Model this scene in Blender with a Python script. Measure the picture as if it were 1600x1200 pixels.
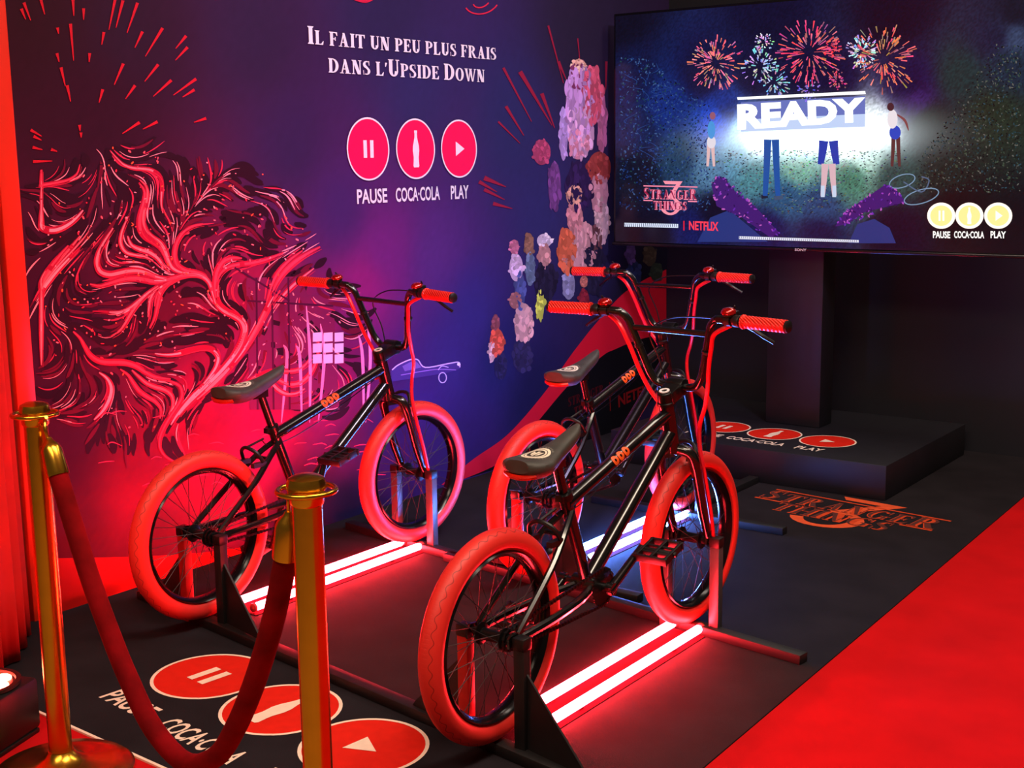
import bpy, bmesh, math, random
import numpy as np
from mathutils import Vector, Matrix, geometry

random.seed(7); rng = np.random.default_rng(7)
for o in list(bpy.data.objects): bpy.data.objects.remove(o)
scene = bpy.context.scene
col = scene.collection
pi = math.pi

# ------------------------------------------------------------------ camera
FPX, PITCH, ROLL, CAMH, YAW = 2031.55, math.radians(9.831), math.radians(-0.753), 1.3747, math.radians(36.6)
_F = Vector((-math.sin(YAW)*math.cos(PITCH), math.cos(YAW)*math.cos(PITCH), -math.sin(PITCH)))
_R0 = Vector((math.cos(YAW), math.sin(YAW), 0))
_U0 = Vector((-math.sin(YAW)*math.sin(PITCH), math.cos(YAW)*math.sin(PITCH), math.cos(PITCH)))
_R = math.cos(ROLL)*_R0 + math.sin(ROLL)*_U0
_U = -math.sin(ROLL)*_R0 + math.cos(ROLL)*_U0
CAM = Vector((0, 0, CAMH))
cd = bpy.data.cameras.new('camera'); cam = bpy.data.objects.new('camera', cd); col.objects.link(cam)
cd.sensor_width = 36; cd.lens = 36*FPX/1600; cd.clip_start = .05
m = Matrix((_R, _U, -_F)).transposed().to_4x4(); m.translation = CAM; cam.matrix_world = m
scene.camera = cam

def at(px, py, axis, val):
    """point of the photograph on the plane coordinate[axis] == val"""
    v = _F + _R*((px-800)/FPX) - _U*((py-600)/FPX)
    t = (val-CAM[axis])/v[axis]
    return CAM + v*t

# ------------------------------------------------------------------ light and exposure
vs = scene.view_settings
vs.view_transform = 'Standard'; vs.look = 'None'; vs.exposure = 0; vs.gamma = 1; vs.use_curve_mapping = False
w = bpy.data.worlds.new('hall'); scene.world = w; w.use_nodes = True
w.node_tree.nodes['Background'].inputs[0].default_value = (1.0, .72, .50, 1)
w.node_tree.nodes['Background'].inputs[1].default_value = .095

def lamp(name, kind, loc, target, power, color, **kw):
    d = bpy.data.lights.new(name, kind); d.energy = power; d.color = color
    for k, v in kw.items(): setattr(d, k, v)
    o = bpy.data.objects.new(name, d); col.objects.link(o); o.location = loc
    o.rotation_euler = (Vector(target)-Vector(loc)).to_track_quat('-Z', 'Y').to_euler()
    return o
# ceiling lamps of the hall above the visitors
lamp('ceiling_lamp', 'AREA', (-.4, 2.3, 3.9), (-.9, 2.5, 0), 120, (1, .80, .62), shape='RECTANGLE', size=2.4, size_y=.7)
lamp('ceiling_lamp', 'AREA', (-1.3, -.4, 3.7), (-1.9, 1.9, 0), 70, (1, .78, .56), shape='RECTANGLE', size=2.4, size_y=.7)
lamp('ceiling_lamp', 'AREA', (-1.0, 5.2, 3.9), (-1.2, 4.6, 0), 46, (1, .84, .68), shape='RECTANGLE', size=2.2, size_y=.6)
# stage wash on the printed wall
lamp('stage_wash', 'SPOT', (-.6, 3.2, 3.7), (-3.44, 4.1, 1.25), 300, (.62, .52, 1.0), spot_size=math.radians(64), spot_blend=.8, shadow_soft_size=.12)

# ------------------------------------------------------------------ helpers
def s2l(c):
    return tuple(((x/255)/12.92 if x/255 <= .04045 else ((x/255+.055)/1.055)**2.4) for x in c[:3])

def nodes(name):
    m = bpy.data.materials.new(name); m.use_nodes = True
    return m, m.node_tree.nodes, m.node_tree.links, m.node_tree.nodes['Principled BSDF']

def mat(name, color, rough=.5, metal=0, noise=.12, scale=30, bump=0, bump_scale=200, spec=.5, coat=0, sheen=0, emit=None, strength=0):
    m, n, l, b = nodes(name)
    c = s2l(color)
    tc = n.new('ShaderNodeTexCoord'); nz = n.new('ShaderNodeTexNoise'); nz.inputs['Scale'].default_value = scale
    nz.inputs['Detail'].default_value = 3
    l.new(tc.outputs['Object'], nz.inputs['Vector'])
    rp = n.new('ShaderNodeValToRGB')
    rp.color_ramp.elements[0].position = .3; rp.color_ramp.elements[1].position = .7
    rp.color_ramp.elements[0].color = (*[x*(1-noise) for x in c], 1)
    rp.color_ramp.elements[1].color = (*[min(1, x*(1+noise)) for x in c], 1)
    l.new(nz.outputs['Fac'], rp.inputs[0]); l.new(rp.outputs[0], b.inputs['Base Color'])
    b.inputs['Roughness'].default_value = rough; b.inputs['Metallic'].default_value = metal
    b.inputs['Specular IOR Level'].default_value = spec; b.inputs['Coat Weight'].default_value = coat
    b.inputs['Coat Roughness'].default_value = .08
    if sheen:
        b.inputs['Sheen Weight'].default_value = sheen
        b.inputs['Sheen Tint'].default_value = (*[min(1, x*1.5+.02) for x in c], 1)
    if bump:
        n2 = n.new('ShaderNodeTexNoise'); n2.inputs['Scale'].default_value = bump_scale
        l.new(tc.outputs['Object'], n2.inputs['Vector'])
        bp = n.new('ShaderNodeBump'); bp.inputs['Strength'].default_value = bump; bp.inputs['Distance'].default_value = .004
        l.new(n2.outputs['Fac'], bp.inputs['Height']); l.new(bp.outputs[0], b.inputs['Normal'])
    if emit:
        b.inputs['Emission Color'].default_value = (*emit, 1); b.inputs['Emission Strength'].default_value = strength
    return m

M = {}
M['frame'] = mat('black gloss paint', (13, 12, 13), .22, coat=.6, noise=.1)
M['black'] = mat('black plastic', (14, 13, 14), .42, noise=.2)
M['blackmetal'] = mat('black anodised metal', (20, 19, 20), .3, metal=.35, noise=.2)
M['stand'] = mat('black powder coat', (20, 17, 19), .5, noise=.2, scale=60)
M['upright'] = mat('satin grey steel', (86, 80, 84), .38, metal=.35, noise=.1)
M['upright_red'] = mat('red upright steel', (200, 30, 24), .4, noise=.1)  # left rear uprights are red, right rear black, front ones grey
M['channel'] = mat('strip tinted by red glow', (46, 4, 14), .95, noise=.1, spec=.03)  # red glow of the tubes is put into this base colour
M['spoke'] = mat('black spoke steel', (40, 38, 40), .5, metal=.3, noise=.1)
M['rim'] = mat('black rim gloss', (20, 20, 24), .18, metal=.5, noise=.1)
M['steel'] = mat('bright steel', (170, 170, 175), .22, metal=1, noise=.08)
M['grip'] = mat('red rubber grip', (226, 38, 22), .45, noise=.08)
M['bell'] = mat('red metallic bell', (190, 8, 8), .18, metal=.6, noise=.05, coat=.8)
M['cable'] = mat('red cable sheath', (235, 22, 40), .35, noise=.05)
M['seat'] = mat('black synthetic leather', (62, 60, 56), .5, noise=.15, bump=.25, bump_scale=900)
M['orange'] = mat('orange decal', (240, 92, 30), .4, noise=.08)
M['cream'] = mat('cream print', (242, 226, 205), .55, noise=.05)
M['white'] = mat('white print', (240, 236, 240), .5, noise=.04)
M['gold'] = mat('polished brass', (214, 158, 52), .24, metal=1, noise=.06)
M['velvet'] = mat('dark red velvet', (124, 3, 10), .9, noise=.35, scale=14, spec=.1, bump=.3, bump_scale=60)
M['redcarpet'] = mat('red carpet', (206, 13, 20), .95, noise=.10, scale=5, bump=.5, bump_scale=700, spec=.1)
M['rug'] = mat('black carpet', (35, 31, 36), .95, noise=.18, scale=6, bump=.4, bump_scale=700, spec=.1)
M['rugred'] = mat('red carpet print', (226, 34, 18), .85, noise=.06, spec=.15, bump=.3, bump_scale=700)
M['rugorange'] = mat('orange carpet print', (214, 72, 34), .85, noise=.15, scale=40, spec=.15)
M['rugcream'] = mat('cream carpet print', (250, 226, 206), .85, noise=.05, spec=.15)
M['platform'] = mat('black painted board', (25, 24, 33), .5, noise=.15, scale=12)
M['backwall'] = mat('dark navy back wall', (17, 16, 30), .7, noise=.25, scale=3)
M['post'] = mat('orange red gloss post', (220, 44, 18), .4, noise=.06, scale=4)
M['curtain'] = mat('red curtain cloth', (190, 14, 14), .75, noise=.15, scale=8, sheen=.3)
M['tvbody'] = mat('black television plastic', (10, 10, 12), .25, noise=.1)
M['tvrim'] = mat('dark brushed metal', (60, 58, 64), .25, metal=.9, noise=.1)
M['tubecap'] = mat('clear end cap', (200, 60, 60), .3, noise=.05)
M['edging'] = mat('red reflector plastic', (210, 28, 12), .25, noise=.1, scale=300)  # red piece under the rear of the seat
M['led_red'] = mat('red light tube', (255, 120, 110), .4, emit=(1, .022, .034), strength=200)
M['led_blue'] = mat('cold light tube', (200, 220, 255), .4, emit=(.10, .25, 1), strength=150)
M['led_up'] = mat('red lamp lens', (255, 120, 110), .4, emit=(1, .06, .035), strength=90)

# red tyre with a wavy tread line pressed into both shoulders
def tyre_mat():
    m, n, l, b = nodes('red tyre rubber')
    tc = n.new('ShaderNodeTexCoord'); sp = n.new('ShaderNodeSeparateXYZ'); l.new(tc.outputs['Object'], sp.inputs[0])
    def mth(op, a, bb=None, c=None):
        q = n.new('ShaderNodeMath'); q.operation = op
        for i, v in enumerate((a, bb, c)):
            if v is None: continue
            if isinstance(v, (int, float)): q.inputs[i].default_value = v
            else: l.new(v, q.inputs[i])
        return q.outputs[0]
    ang = mth('ARCTAN2', sp.outputs['Z'], sp.outputs['Y'])
    s = mth('SINE', mth('MULTIPLY', ang, 44.0))
    tgt = mth('MULTIPLY_ADD', s, .0035, .0165)
    dd = mth('ABSOLUTE', mth('SUBTRACT', mth('ABSOLUTE', sp.outputs['X']), tgt))
    rad = mth('SQRT', mth('ADD', mth('MULTIPLY', sp.outputs['Y'], sp.outputs['Y']), mth('MULTIPLY', sp.outputs['Z'], sp.outputs['Z'])))
    line = mth('MULTIPLY', mth('LESS_THAN', dd, .0009), mth('GREATER_THAN', rad, .232))
    tread = mth('MULTIPLY', mth('GREATER_THAN', mth('SINE', mth('MULTIPLY', ang, 150.0)), .55), mth('LESS_THAN', mth('ABSOLUTE', sp.outputs['X']), .011))
    tread = mth('MULTIPLY', tread, mth('GREATER_THAN', rad, .23))
    h = mth('ADD', line, mth('MULTIPLY', tread, .4))
    mx = n.new('ShaderNodeMix'); mx.data_type = 'RGBA'
    mx.inputs['A'].default_value = (*s2l((226, 44, 36)), 1); mx.inputs['B'].default_value = (*s2l((150, 22, 18)), 1)
    l.new(mth('MULTIPLY', line, .8), mx.inputs['Factor']); l.new(mx.outputs['Result'], b.inputs['Base Color'])
    bp = n.new('ShaderNodeBump'); bp.inputs['Strength'].default_value = .6; bp.inputs['Distance'].default_value = -.002
    l.new(h, bp.inputs['Height']); l.new(bp.outputs[0], b.inputs['Normal'])
    b.inputs['Roughness'].default_value = .5
    return m
M['tyre'] = tyre_mat()

def grip_bump(m):
    n, l = m.node_tree.nodes, m.node_tree.links; b = n['Principled BSDF']
    tc = n.new('ShaderNodeTexCoord'); wv = n.new('ShaderNodeTexWave'); wv.bands_direction = 'DIAGONAL'; wv.inputs['Scale'].default_value = 60
    l.new(tc.outputs['Object'], wv.inputs['Vector'])
    bp = n.new('ShaderNodeBump'); bp.inputs['Strength'].default_value = .6; bp.inputs['Distance'].default_value = .003
    l.new(wv.outputs['Fac'], bp.inputs['Height']); l.new(bp.outputs[0], b.inputs['Normal'])
grip_bump(M['grip'])

def attr_mat(name, screen=False):
    m, n, l, b = nodes(name)
    a = n.new('ShaderNodeAttribute'); a.attribute_name = 'Col'
    if screen:
        b.inputs['Base Color'].default_value = (.004, .004, .006, 1); b.inputs['Roughness'].default_value = .18
        l.new(a.outputs['Color'], b.inputs['Emission Color']); b.inputs['Emission Strength'].default_value = 1.0
    else:
        l.new(a.outputs['Color'], b.inputs['Base Color']); b.inputs['Roughness'].default_value = .6
        b.inputs['Specular IOR Level'].default_value = .12
    return m
M['print'] = attr_mat('printed wall covering')
M['screen'] = attr_mat('lit television picture', True)

class MB:
    def __init__(s): s.v = []; s.f = []
    def add(s, v, f):
        o = len(s.v); s.v += [tuple(p) for p in v]; s.f += [tuple(i+o for i in q) for q in f]; return s
    def box(s, c, size, rot=None):
        hx, hy, hz = (k/2 for k in size); c = Vector(c)
        P = [Vector((x, y, z)) for x in (-hx, hx) for y in (-hy, hy) for z in (-hz, hz)]
        if rot is not None: P = [rot @ p for p in P]
        return s.add([p+c for p in P], [(0,1,3,2),(4,6,7,5),(0,4,5,1),(2,3,7,6),(0,2,6,4),(1,5,7,3)])
    def tube(s, path, r, seg=10, caps=True, closed=False):
        P = [Vector(p) for p in path]; n = len(P); rr = r if isinstance(r, (list, tuple)) else [r]*n
        T = []
        for i in range(n):
            a = P[(i-1) % n] if closed or i else P[0]; b = P[(i+1) % n] if closed or i < n-1 else P[-1]
            T.append((b-a).normalized())
        ref = Vector((0, 0, 1)) if abs(T[0].z) < .9 else Vector((1, 0, 0))
        u = (ref - T[0]*ref.dot(T[0])).normalized(); vs_ = []
        for i in range(n):
            u = (u - T[i]*u.dot(T[i])).normalized(); w_ = T[i].cross(u)
            for k in range(seg):
                a = 2*pi*k/seg; vs_.append(P[i] + (u*math.cos(a) + w_*math.sin(a))*rr[i])
        F = []
        for i in range(n if closed else n-1):
            j = (i+1) % n
            for k in range(seg):
                k2 = (k+1) % seg; F.append((i*seg+k, i*seg+k2, j*seg+k2, j*seg+k))
        if caps and not closed:
            F.append(tuple(range(seg-1, -1, -1))); F.append(tuple((n-1)*seg+k for k in range(seg)))
        return s.add(vs_, F)
    def lathe(s, prof, origin=(0,0,0), axis=(0,0,1), seg=24, cap=True):
        ax = Vector(axis).normalized(); ref = Vector((1,0,0)) if abs(ax.x) < .9 else Vector((0,1,0))
        u = (ref - ax*ref.dot(ax)).normalized(); w_ = ax.cross(u); o = Vector(origin); vs_ = []
        for r, z in prof:
            for k in range(seg):
                a = 2*pi*k/seg; vs_.append(o + ax*z + (u*math.cos(a)+w_*math.sin(a))*r)
        F = []
        for i in range(len(prof)-1):
            for k in range(seg):
                k2 = (k+1) % seg; F.append((i*seg+k, i*seg+k2, (i+1)*seg+k2, (i+1)*seg+k))
        if cap:
            F.append(tuple(range(seg-1, -1, -1))); F.append(tuple((len(prof)-1)*seg+k for k in range(seg)))
        return s.add(vs_, F)
    def prism(s, pts, d):
        """polygon pts (3D, planar) extruded by vector d"""
        P = [Vector(p) for p in pts]; n = len(P); d = Vector(d)
        F = [tuple(range(n-1, -1, -1)), tuple(range(n, 2*n))] + [(i, (i+1) % n, n+(i+1) % n, n+i) for i in range(n)]
        return s.add(P+[p+d for p in P], F)
    def mesh(s, name, m, smooth=True, bevel=0):
        me = bpy.data.meshes.new(name); me.from_pydata(s.v, [], s.f); me.update()
        bm = bmesh.new(); bm.from_mesh(me)
        bmesh.ops.recalc_face_normals(bm, faces=bm.faces)
        if bevel:
            bmesh.ops.bevel(bm, geom=[e for e in bm.edges if e.calc_face_angle(0) > .6], offset=bevel, segments=2, affect='EDGES', profile=.5)
        bm.to_mesh(me); bm.free()
        me.materials.append(m)
        if smooth:
            me.polygons.foreach_set('use_smooth', [True]*len(me.polygons))
            try: me.set_sharp_from_angle(angle=math.radians(38))
            except Exception: pass
        return me
    def obj(s, name, m, parent=None, **k):
        o = bpy.data.objects.new(name, s.mesh(name, m, **k)); col.objects.link(o); o.parent = parent
        return o

def crom(P, n=8, closed=False):
    P = [Vector(p) for p in P]; out = []; N = len(P)
    for i in range(N if closed else N-1):
        p0 = P[(i-1) % N] if closed else P[max(i-1, 0)]; p1 = P[i]; p2 = P[(i+1) % N]
        p3 = P[(i+2) % N] if closed else P[min(i+2, N-1)]
        for k in range(n):
            t = k/n
            out.append(.5*((2*p1)+(p2-p0)*t+(2*p0-5*p1+4*p2-p3)*t*t+(3*p1-p0-3*p2+p3)*t**3))
    if not closed: out.append(P[-1])
    return out

def empty(name, loc=(0,0,0), rz=0):
    o = bpy.data.objects.new(name, None); col.objects.link(o); o.location = loc; o.rotation_euler = (0,0,rz); o.empty_display_size = .1
    return o
def tag(o, label=None, cat=None, group=None, kind=None):
    if label: o['label'] = label
    if cat: o['category'] = cat
    if group: o['group'] = group
    if kind: o['kind'] = kind
    return o

# ------------------------------------------------------------------ flat lettering: outlines as lists of 2D polygons
def _arc(cx, cy, rx, ry, tx, ty, a0, a1, n=10):
    P = []
    for i in range(n):
        t0 = math.radians(a0+(a1-a0)*i/n); t1 = math.radians(a0+(a1-a0)*(i+1)/n)
        P.append([(cx+rx*math.cos(t0), cy+ry*math.sin(t0)), (cx+rx*math.cos(t1), cy+ry*math.sin(t1)),
                  (cx+(rx-tx)*math.cos(t1), cy+(ry-ty)*math.sin(t1)), (cx+(rx-tx)*math.cos(t0), cy+(ry-ty)*math.sin(t0))])
    return P
def _r(x0, y0, x1, y1): return [[(x0, y0), (x1, y0), (x1, y1), (x0, y1)]]
def _stem(x, w_, top=1., ser=.055):
    return _r(x, 0, x+w_, top) + [[(x-ser, 0), (x+w_+ser, 0), (x+w_+ser, .035), (x+w_, .10), (x, .10), (x-ser, .035)],
                                  [(x-ser, top), (x+w_+ser, top), (x+w_+ser, top-.035), (x+w_, top-.10), (x, top-.10), (x-ser, top-.035)]]
def serif(ch, b=.19, t=.075):
    """heavy old-style serif capital of height 1 -> (polygons, width)"""
    if ch == 'I': return _stem(.07, b), b+.14
    if ch == 'L': return _stem(.07, b)+_r(.07, 0, .52, t)+[[(.40, t), (.52, 0), (.56, .27), (.52, .27)]], .58
    if ch == 'F': return _stem(.07, b)+_r(.07, 1-t, .52, 1)+[[(.42, 1-t), (.53, 1), (.54, .74), (.50, .74)]]+_r(.2, .47, .40, .47+t)+_r(.38, .38, .43, .64), .57
    if ch == 'E': return _stem(.07, b)+_r(.07, 1-t, .52, 1)+[[(.42, 1-t), (.53, 1), (.54, .74), (.50, .74)]]+_r(.2, .47, .40, .47+t)+_r(.38, .38, .43, .64)+_r(.07, 0, .54, t)+[[(.42, t), (.54, 0), (.57, .27), (.53, .27)]], .60
    if ch == 'T': return _stem(.24, b)+_r(.02, 1-t, .65, 1)+[[(.02, 1), (.12, 1-t), (.06, .74), (.02, .74)], [(.65, 1), (.55, 1-t), (.61, .74), (.65, .74)]], .67
    if ch == 'A': return [[(.10, 0), (.18, 0), (.40, 1), (.32, 1)], [(.42, 0), (.42+b*1.15, 0), (.42, 1), (.28, 1)]]+_r(.02, 0, .26, .05)+_r(.36, 0, .72, .05)+_r(.2, .28, .5, .28+t), .74
    if ch == 'U': return _r(.07, .3, .07+b, 1)+_r(.02, .95, .32, 1)+_r(.50, .3, .50+t, 1)+_r(.44, .95, .65, 1)+_arc(.325, .32, .255, .32, b, t*1.2, 180, 360), .67
    if ch == 'N': return _r(.09, 0, .09+t, 1)+_r(.53, 0, .53+t, 1)+[[(.04, 1), (.09+b*1.1, 1), (.53+t, 0), (.53-b*.7, 0)]]+_r(.02, 0, .24, .045)+_r(.46, .955, .68, 1)+_r(.02, .955, .2, 1), .70
    if ch == 'P': return _stem(.07, b)+_arc(.30, .73, .28, .27, b*.95, t, -90, 90)+_r(.2, 1-t, .31, 1)+_r(.2, .46, .31, .46+t), .60
    if ch == 'R': return _stem(.07, b)+_arc(.30, .74, .27, .26, b*.95, t, -90, 90)+_r(.2, 1-t, .31, 1)+_r(.2, .48, .31, .48+t)+[[(.27, .5), (.43, .5), (.68, 0), (.48, 0)]]+_r(.48, 0, .72, .045), .72
    if ch == 'S': return _arc(.27, .735, .235, .265, b*.9, t, 55, 250)+_arc(.27, .265, .25, .265, b*.9, t, -125, 90)+[[(.10, .60), (.22, .72), (.46, .42), (.38, .30)]]+[[(.40, 1), (.45, 1), (.47, .68), (.43, .68)], [(.06, 0), (.10, 0), (.08, .32), (.04, .32)]], .55
    if ch == 'D': return _stem(.07, b)+_arc(.28, .5, .38, .5, b, t, -90, 90, 14)+_r(.2, 1-t, .29, 1)+_r(.2, 0, .29, t), .69
    if ch == 'O': return _arc(.35, .5, .33, .515, b, t, 0, 360, 24), .70
    if ch == 'W': return [[(.04, 1), (.04+b, 1), (.36, 0), (.26, 0)], [(.30, 0), (.38, 0), (.52, 1), (.44, 1)], [(.38, 1), (.38+b, 1), (.70, 0), (.60, 0)], [(.64, 0), (.72, 0), (.90, 1), (.82, 1)]]+_r(0, .955, .28, 1)+_r(.36, .955, .62, 1)+_r(.76, .955, .96, 1), .96
    if ch == 'G': return _arc(.36, .5, .34, .515, b, t, 45, 335, 20)+_r(.50, .06, .50+b*.8, .46)+_r(.42, .42, .74, .46)+[[(.58, 1), (.63, 1), (.63, .68), (.59, .68)]], .74
    if ch == 'H': return _stem(.07, b)+_stem(.07+b+.24, b)+_r(.2, .47, .5, .47+t), 2*b+.38
    if ch == "'": return [[(.05, .98), (.2, .98), (.1, .68), (.04, .68)]], .2
    return [], .27
def serif_text(txt, big=(), small=1., sp=.035, **k):
    x = 0; out = []
    for i, ch in enumerate(txt):
        h = 1. if i in big else small
        P, w_ = serif(ch, **k)
        out += [[(x+p[0]*h, p[1]*h) for p in q] for q in P]; x += (w_+sp)*h
    return out, x
_fc = {}
def sans_text(txt, off=.02):
    """plain bold capitals of the built-in face -> polygons scaled to a unit box, width/height ratio"""
    key = (txt, off)
    if key not in _fc:
        c = bpy.data.curves.new('lettering', 'FONT'); c.body = txt; c.offset = off; c.resolution_u = 3; c.fill_mode = 'FRONT'
        o = bpy.data.objects.new('lettering', c); col.objects.link(o)
        dg = bpy.context.evaluated_depsgraph_get(); me = bpy.data.meshes.new_from_object(o.evaluated_get(dg))
        V = np.array([v.co[:2] for v in me.vertices]); lo = V.min(0); hi = V.max(0); V = (V-lo)/(hi-lo)
        F = [[tuple(V[i]) for i in p.vertices] for p in me.polygons]
        bpy.data.objects.remove(o); bpy.data.meshes.remove(me); bpy.data.curves.remove(c)
        _fc[key] = F
    return _fc[key]
def disc(cx, cy, r, n=40, r0=0):
    if r0: return _arc(cx, cy, r, r, r-r0, r-r0, 0, 360, n)
    return [[(cx+r*math.cos(2*pi*i/n), cy+r*math.sin(2*pi*i/n)) for i in range(n)]]
def bottle2d(cx, cy, h):
    prof = [(-.5, .10), (-.46, .125), (-.33, .11), (-.22, .105), (-.05, .135), (.08, .125), (.2, .085), (.32, .055), (.42, .05), (.43, .062), (.5, .062)]
    L = [(cx-w_*h, cy+y*h) for y, w_ in prof]; R = [(cx+w_*h, cy+y*h) for y, w_ in prof]
    return [[L[i], R[i], R[i+1], L[i+1]] for i in range(len(prof)-1)]
def poly_obj(name, polys, m, fn, parent):
    mb = MB()
    k = 0
    for q in polys:
        P = [Vector(fn(*p)) for p in q]
        n = (P[1]-P[0]).cross(P[2]-P[1])
        if n.length > 1e-12:
            n.normalize()
            if n.dot(CAM-P[0]) < 0: n = -n
            P = [p+n*(k % 14)*2.2e-5 for p in P]
        k += 1
        mb.add(P, [tuple(range(len(q)))])
    me = bpy.data.meshes.new(name); me.from_pydata(mb.v, [], mb.f); me.update(); me.materials.append(m)
    o = bpy.data.objects.new(name, me); col.objects.link(o); o.parent = parent
    return o
def scale_poly(P, sx, sy, ox=0, oy=0): return [[(p[0]*sx+ox, p[1]*sy+oy) for p in q] for q in P]

class Paint:
    """flat picture: coloured polygons on one plane, later ones a hair in front"""
    def __init__(s, axis, val, step): s.axis, s.val, s.step = axis, val, step; s.v = []; s.f = []; s.c = []; s.n = 0
    def pt(s, x, y, lay):
        p = at(x, y, s.axis, s.val); p = p.copy(); p[s.axis] += s.step*(lay+(s.n % 30)*.031); return p
    def poly(s, pts, c, lay=1, gain=1.):
        s.n += 1
        o = len(s.v); s.v += [s.pt(x, y, lay) for x, y in pts]
        tri = geometry.tessellate_polygon([[Vector((x, y, 0)) for x, y in pts]]) if len(pts) > 4 else [tuple(range(len(pts)))]
        cl = tuple(k*gain for k in s2l(c))
        for t in tri: s.f.append(tuple(i+o for i in t)); s.c.append(cl)
    def stroke(s, pts, w0, c, lay=2, w1=None, gain=1., taper=True, n=5):
        P = [Vector((x, y, 0)) for x, y in pts]; P = crom(P, n) if len(P) > 2 else P
        N = len(P); L = []; Rr = []
        for i, p in enumerate(P):
            d = (P[min(i+1, N-1)]-P[max(i-1, 0)]); d.normalize(); t = i/(N-1)
            wd = w0+(w1-w0)*t if w1 is not None else (w0*max(.18, math.sin(pi*min(1, max(0, .08+.84*t)))) if taper else w0)
            q = Vector((-d.y, d.x, 0))*wd*.5; L.append(p+q); Rr.append(p-q)
        for i in range(N-1):
            s.poly([(L[i].x, L[i].y), (L[i+1].x, L[i+1].y), (Rr[i+1].x, Rr[i+1].y), (Rr[i].x, Rr[i].y)], c, lay, gain)
    def oval(s, cx, cy, rx, ry, c, lay=2, rot=0, n=18, gain=1.):
        ca, sa = math.cos(rot), math.sin(rot)
        s.poly([(cx+rx*math.cos(2*pi*i/n)*ca-ry*math.sin(2*pi*i/n)*sa, cy+rx*math.cos(2*pi*i/n)*sa+ry*math.sin(2*pi*i/n)*ca) for i in range(n)], c, lay, gain)
    def polys(s, P, fn, c, lay=3, gain=1.):
        for q in P: s.poly([fn(*p) for p in q], c, lay, gain)
    def obj(s, name, m, parent):
        me = bpy.data.meshes.new(name); me.from_pydata([tuple(p) for p in s.v], [], s.f); me.update(); me.materials.append(m)
        a = me.color_attributes.new('Col', 'FLOAT_COLOR', 'CORNER')
        L = []
        for p, c in zip(me.polygons, s.c): L += [(*c, 1)]*p.loop_total
        a.data.foreach_set('color', np.array(L, dtype=np.float32).ravel())
        o = bpy.data.objects.new(name, me); col.objects.link(o); o.parent = parent
        return o
def grid_print(name, P0, P1, P2, nu, nv, colfn, m, parent):
    """rectangle P0 + u(P1-P0) + v(P2-P0) with a colour per vertex from colfn(array u, array v)"""
    P0, P1, P2 = (np.array(p) for p in (P0, P1, P2)); u, v = np.meshgrid(np.linspace(0, 1, nu+1), np.linspace(0, 1, nv+1))
    V = P0+u.reshape(-1, 1)*(P1-P0)+v.reshape(-1, 1)*(P2-P0)
    F = [(j*(nu+1)+i, j*(nu+1)+i+1, (j+1)*(nu+1)+i+1, (j+1)*(nu+1)+i) for j in range(nv) for i in range(nu)]
    me = bpy.data.meshes.new(name); me.from_pydata(V.tolist(), [], F); me.update(); me.materials.append(m)
    a = me.color_attributes.new('Col', 'FLOAT_COLOR', 'POINT')
    C = colfn(V); C = np.concatenate([C, np.ones((len(C), 1))], 1).astype(np.float32); a.data.foreach_set('color', C.ravel())
    o = bpy.data.objects.new(name, me); col.objects.link(o); o.parent = parent
    return o
def idw(samples, V, p=3.2):
    """inverse-distance mix of colour samples [(3D point, sRGB)]"""
    Q = np.array([list(s_[0]) for s_ in samples]); C = np.array([np.array(s_[1])/255. for s_ in samples])
    d = np.linalg.norm(V[:, None, :]-Q[None], axis=2)+.03; wt = d**-p
    C = (wt@C)/wt.sum(1, keepdims=True)
    return np.where(C <= .04045, C/12.92, ((C+.055)/1.055)**2.4)

# ================================================================== the setting
WX, WY0, WY1, BY = -3.44, 2.23, 6.02, 6.02
M['hallfloor'] = mat('tan hall floor', (172, 132, 84), .5, noise=.12, scale=3)
fl = tag(MB().box((.6, 2.0, -.04), (9.2, 9.2, .06)).obj('floor', M['hallfloor'], smooth=False), kind='structure')
rc_ = tag(MB().box((-.95, 3.7, -.005), (5.1, 4.9, .01)).obj('carpet', M['redcarpet'], smooth=False), 'bright red carpet running along the edge of the black one', 'carpet')
wb = tag(MB().box((.6, BY+.05, 1.4), (8.2, .1, 2.8)).obj('wall_back', M['backwall'], smooth=False), kind='structure')
wl = tag(MB().box((WX-.06, (WY0+WY1+.1)/2, 1.4), (.12, WY1-WY0+.1, 2.8)).obj('wall_left', M['platform'], smooth=False), kind='structure')
tp = tag(MB().box((WX-.03, 2.195, 1.4), (.085, .066, 2.8)).obj('trim_1', M['post'], bevel=.008), kind='structure')

M['ceiling'] = mat('pale hall ceiling', (150, 140, 128), .9, noise=.06, scale=2)
tag(MB().box((.6, 2.0, 4.45), (9.2, 9.2, .1)).obj('ceiling', M['ceiling'], smooth=False), kind='structure')
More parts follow.
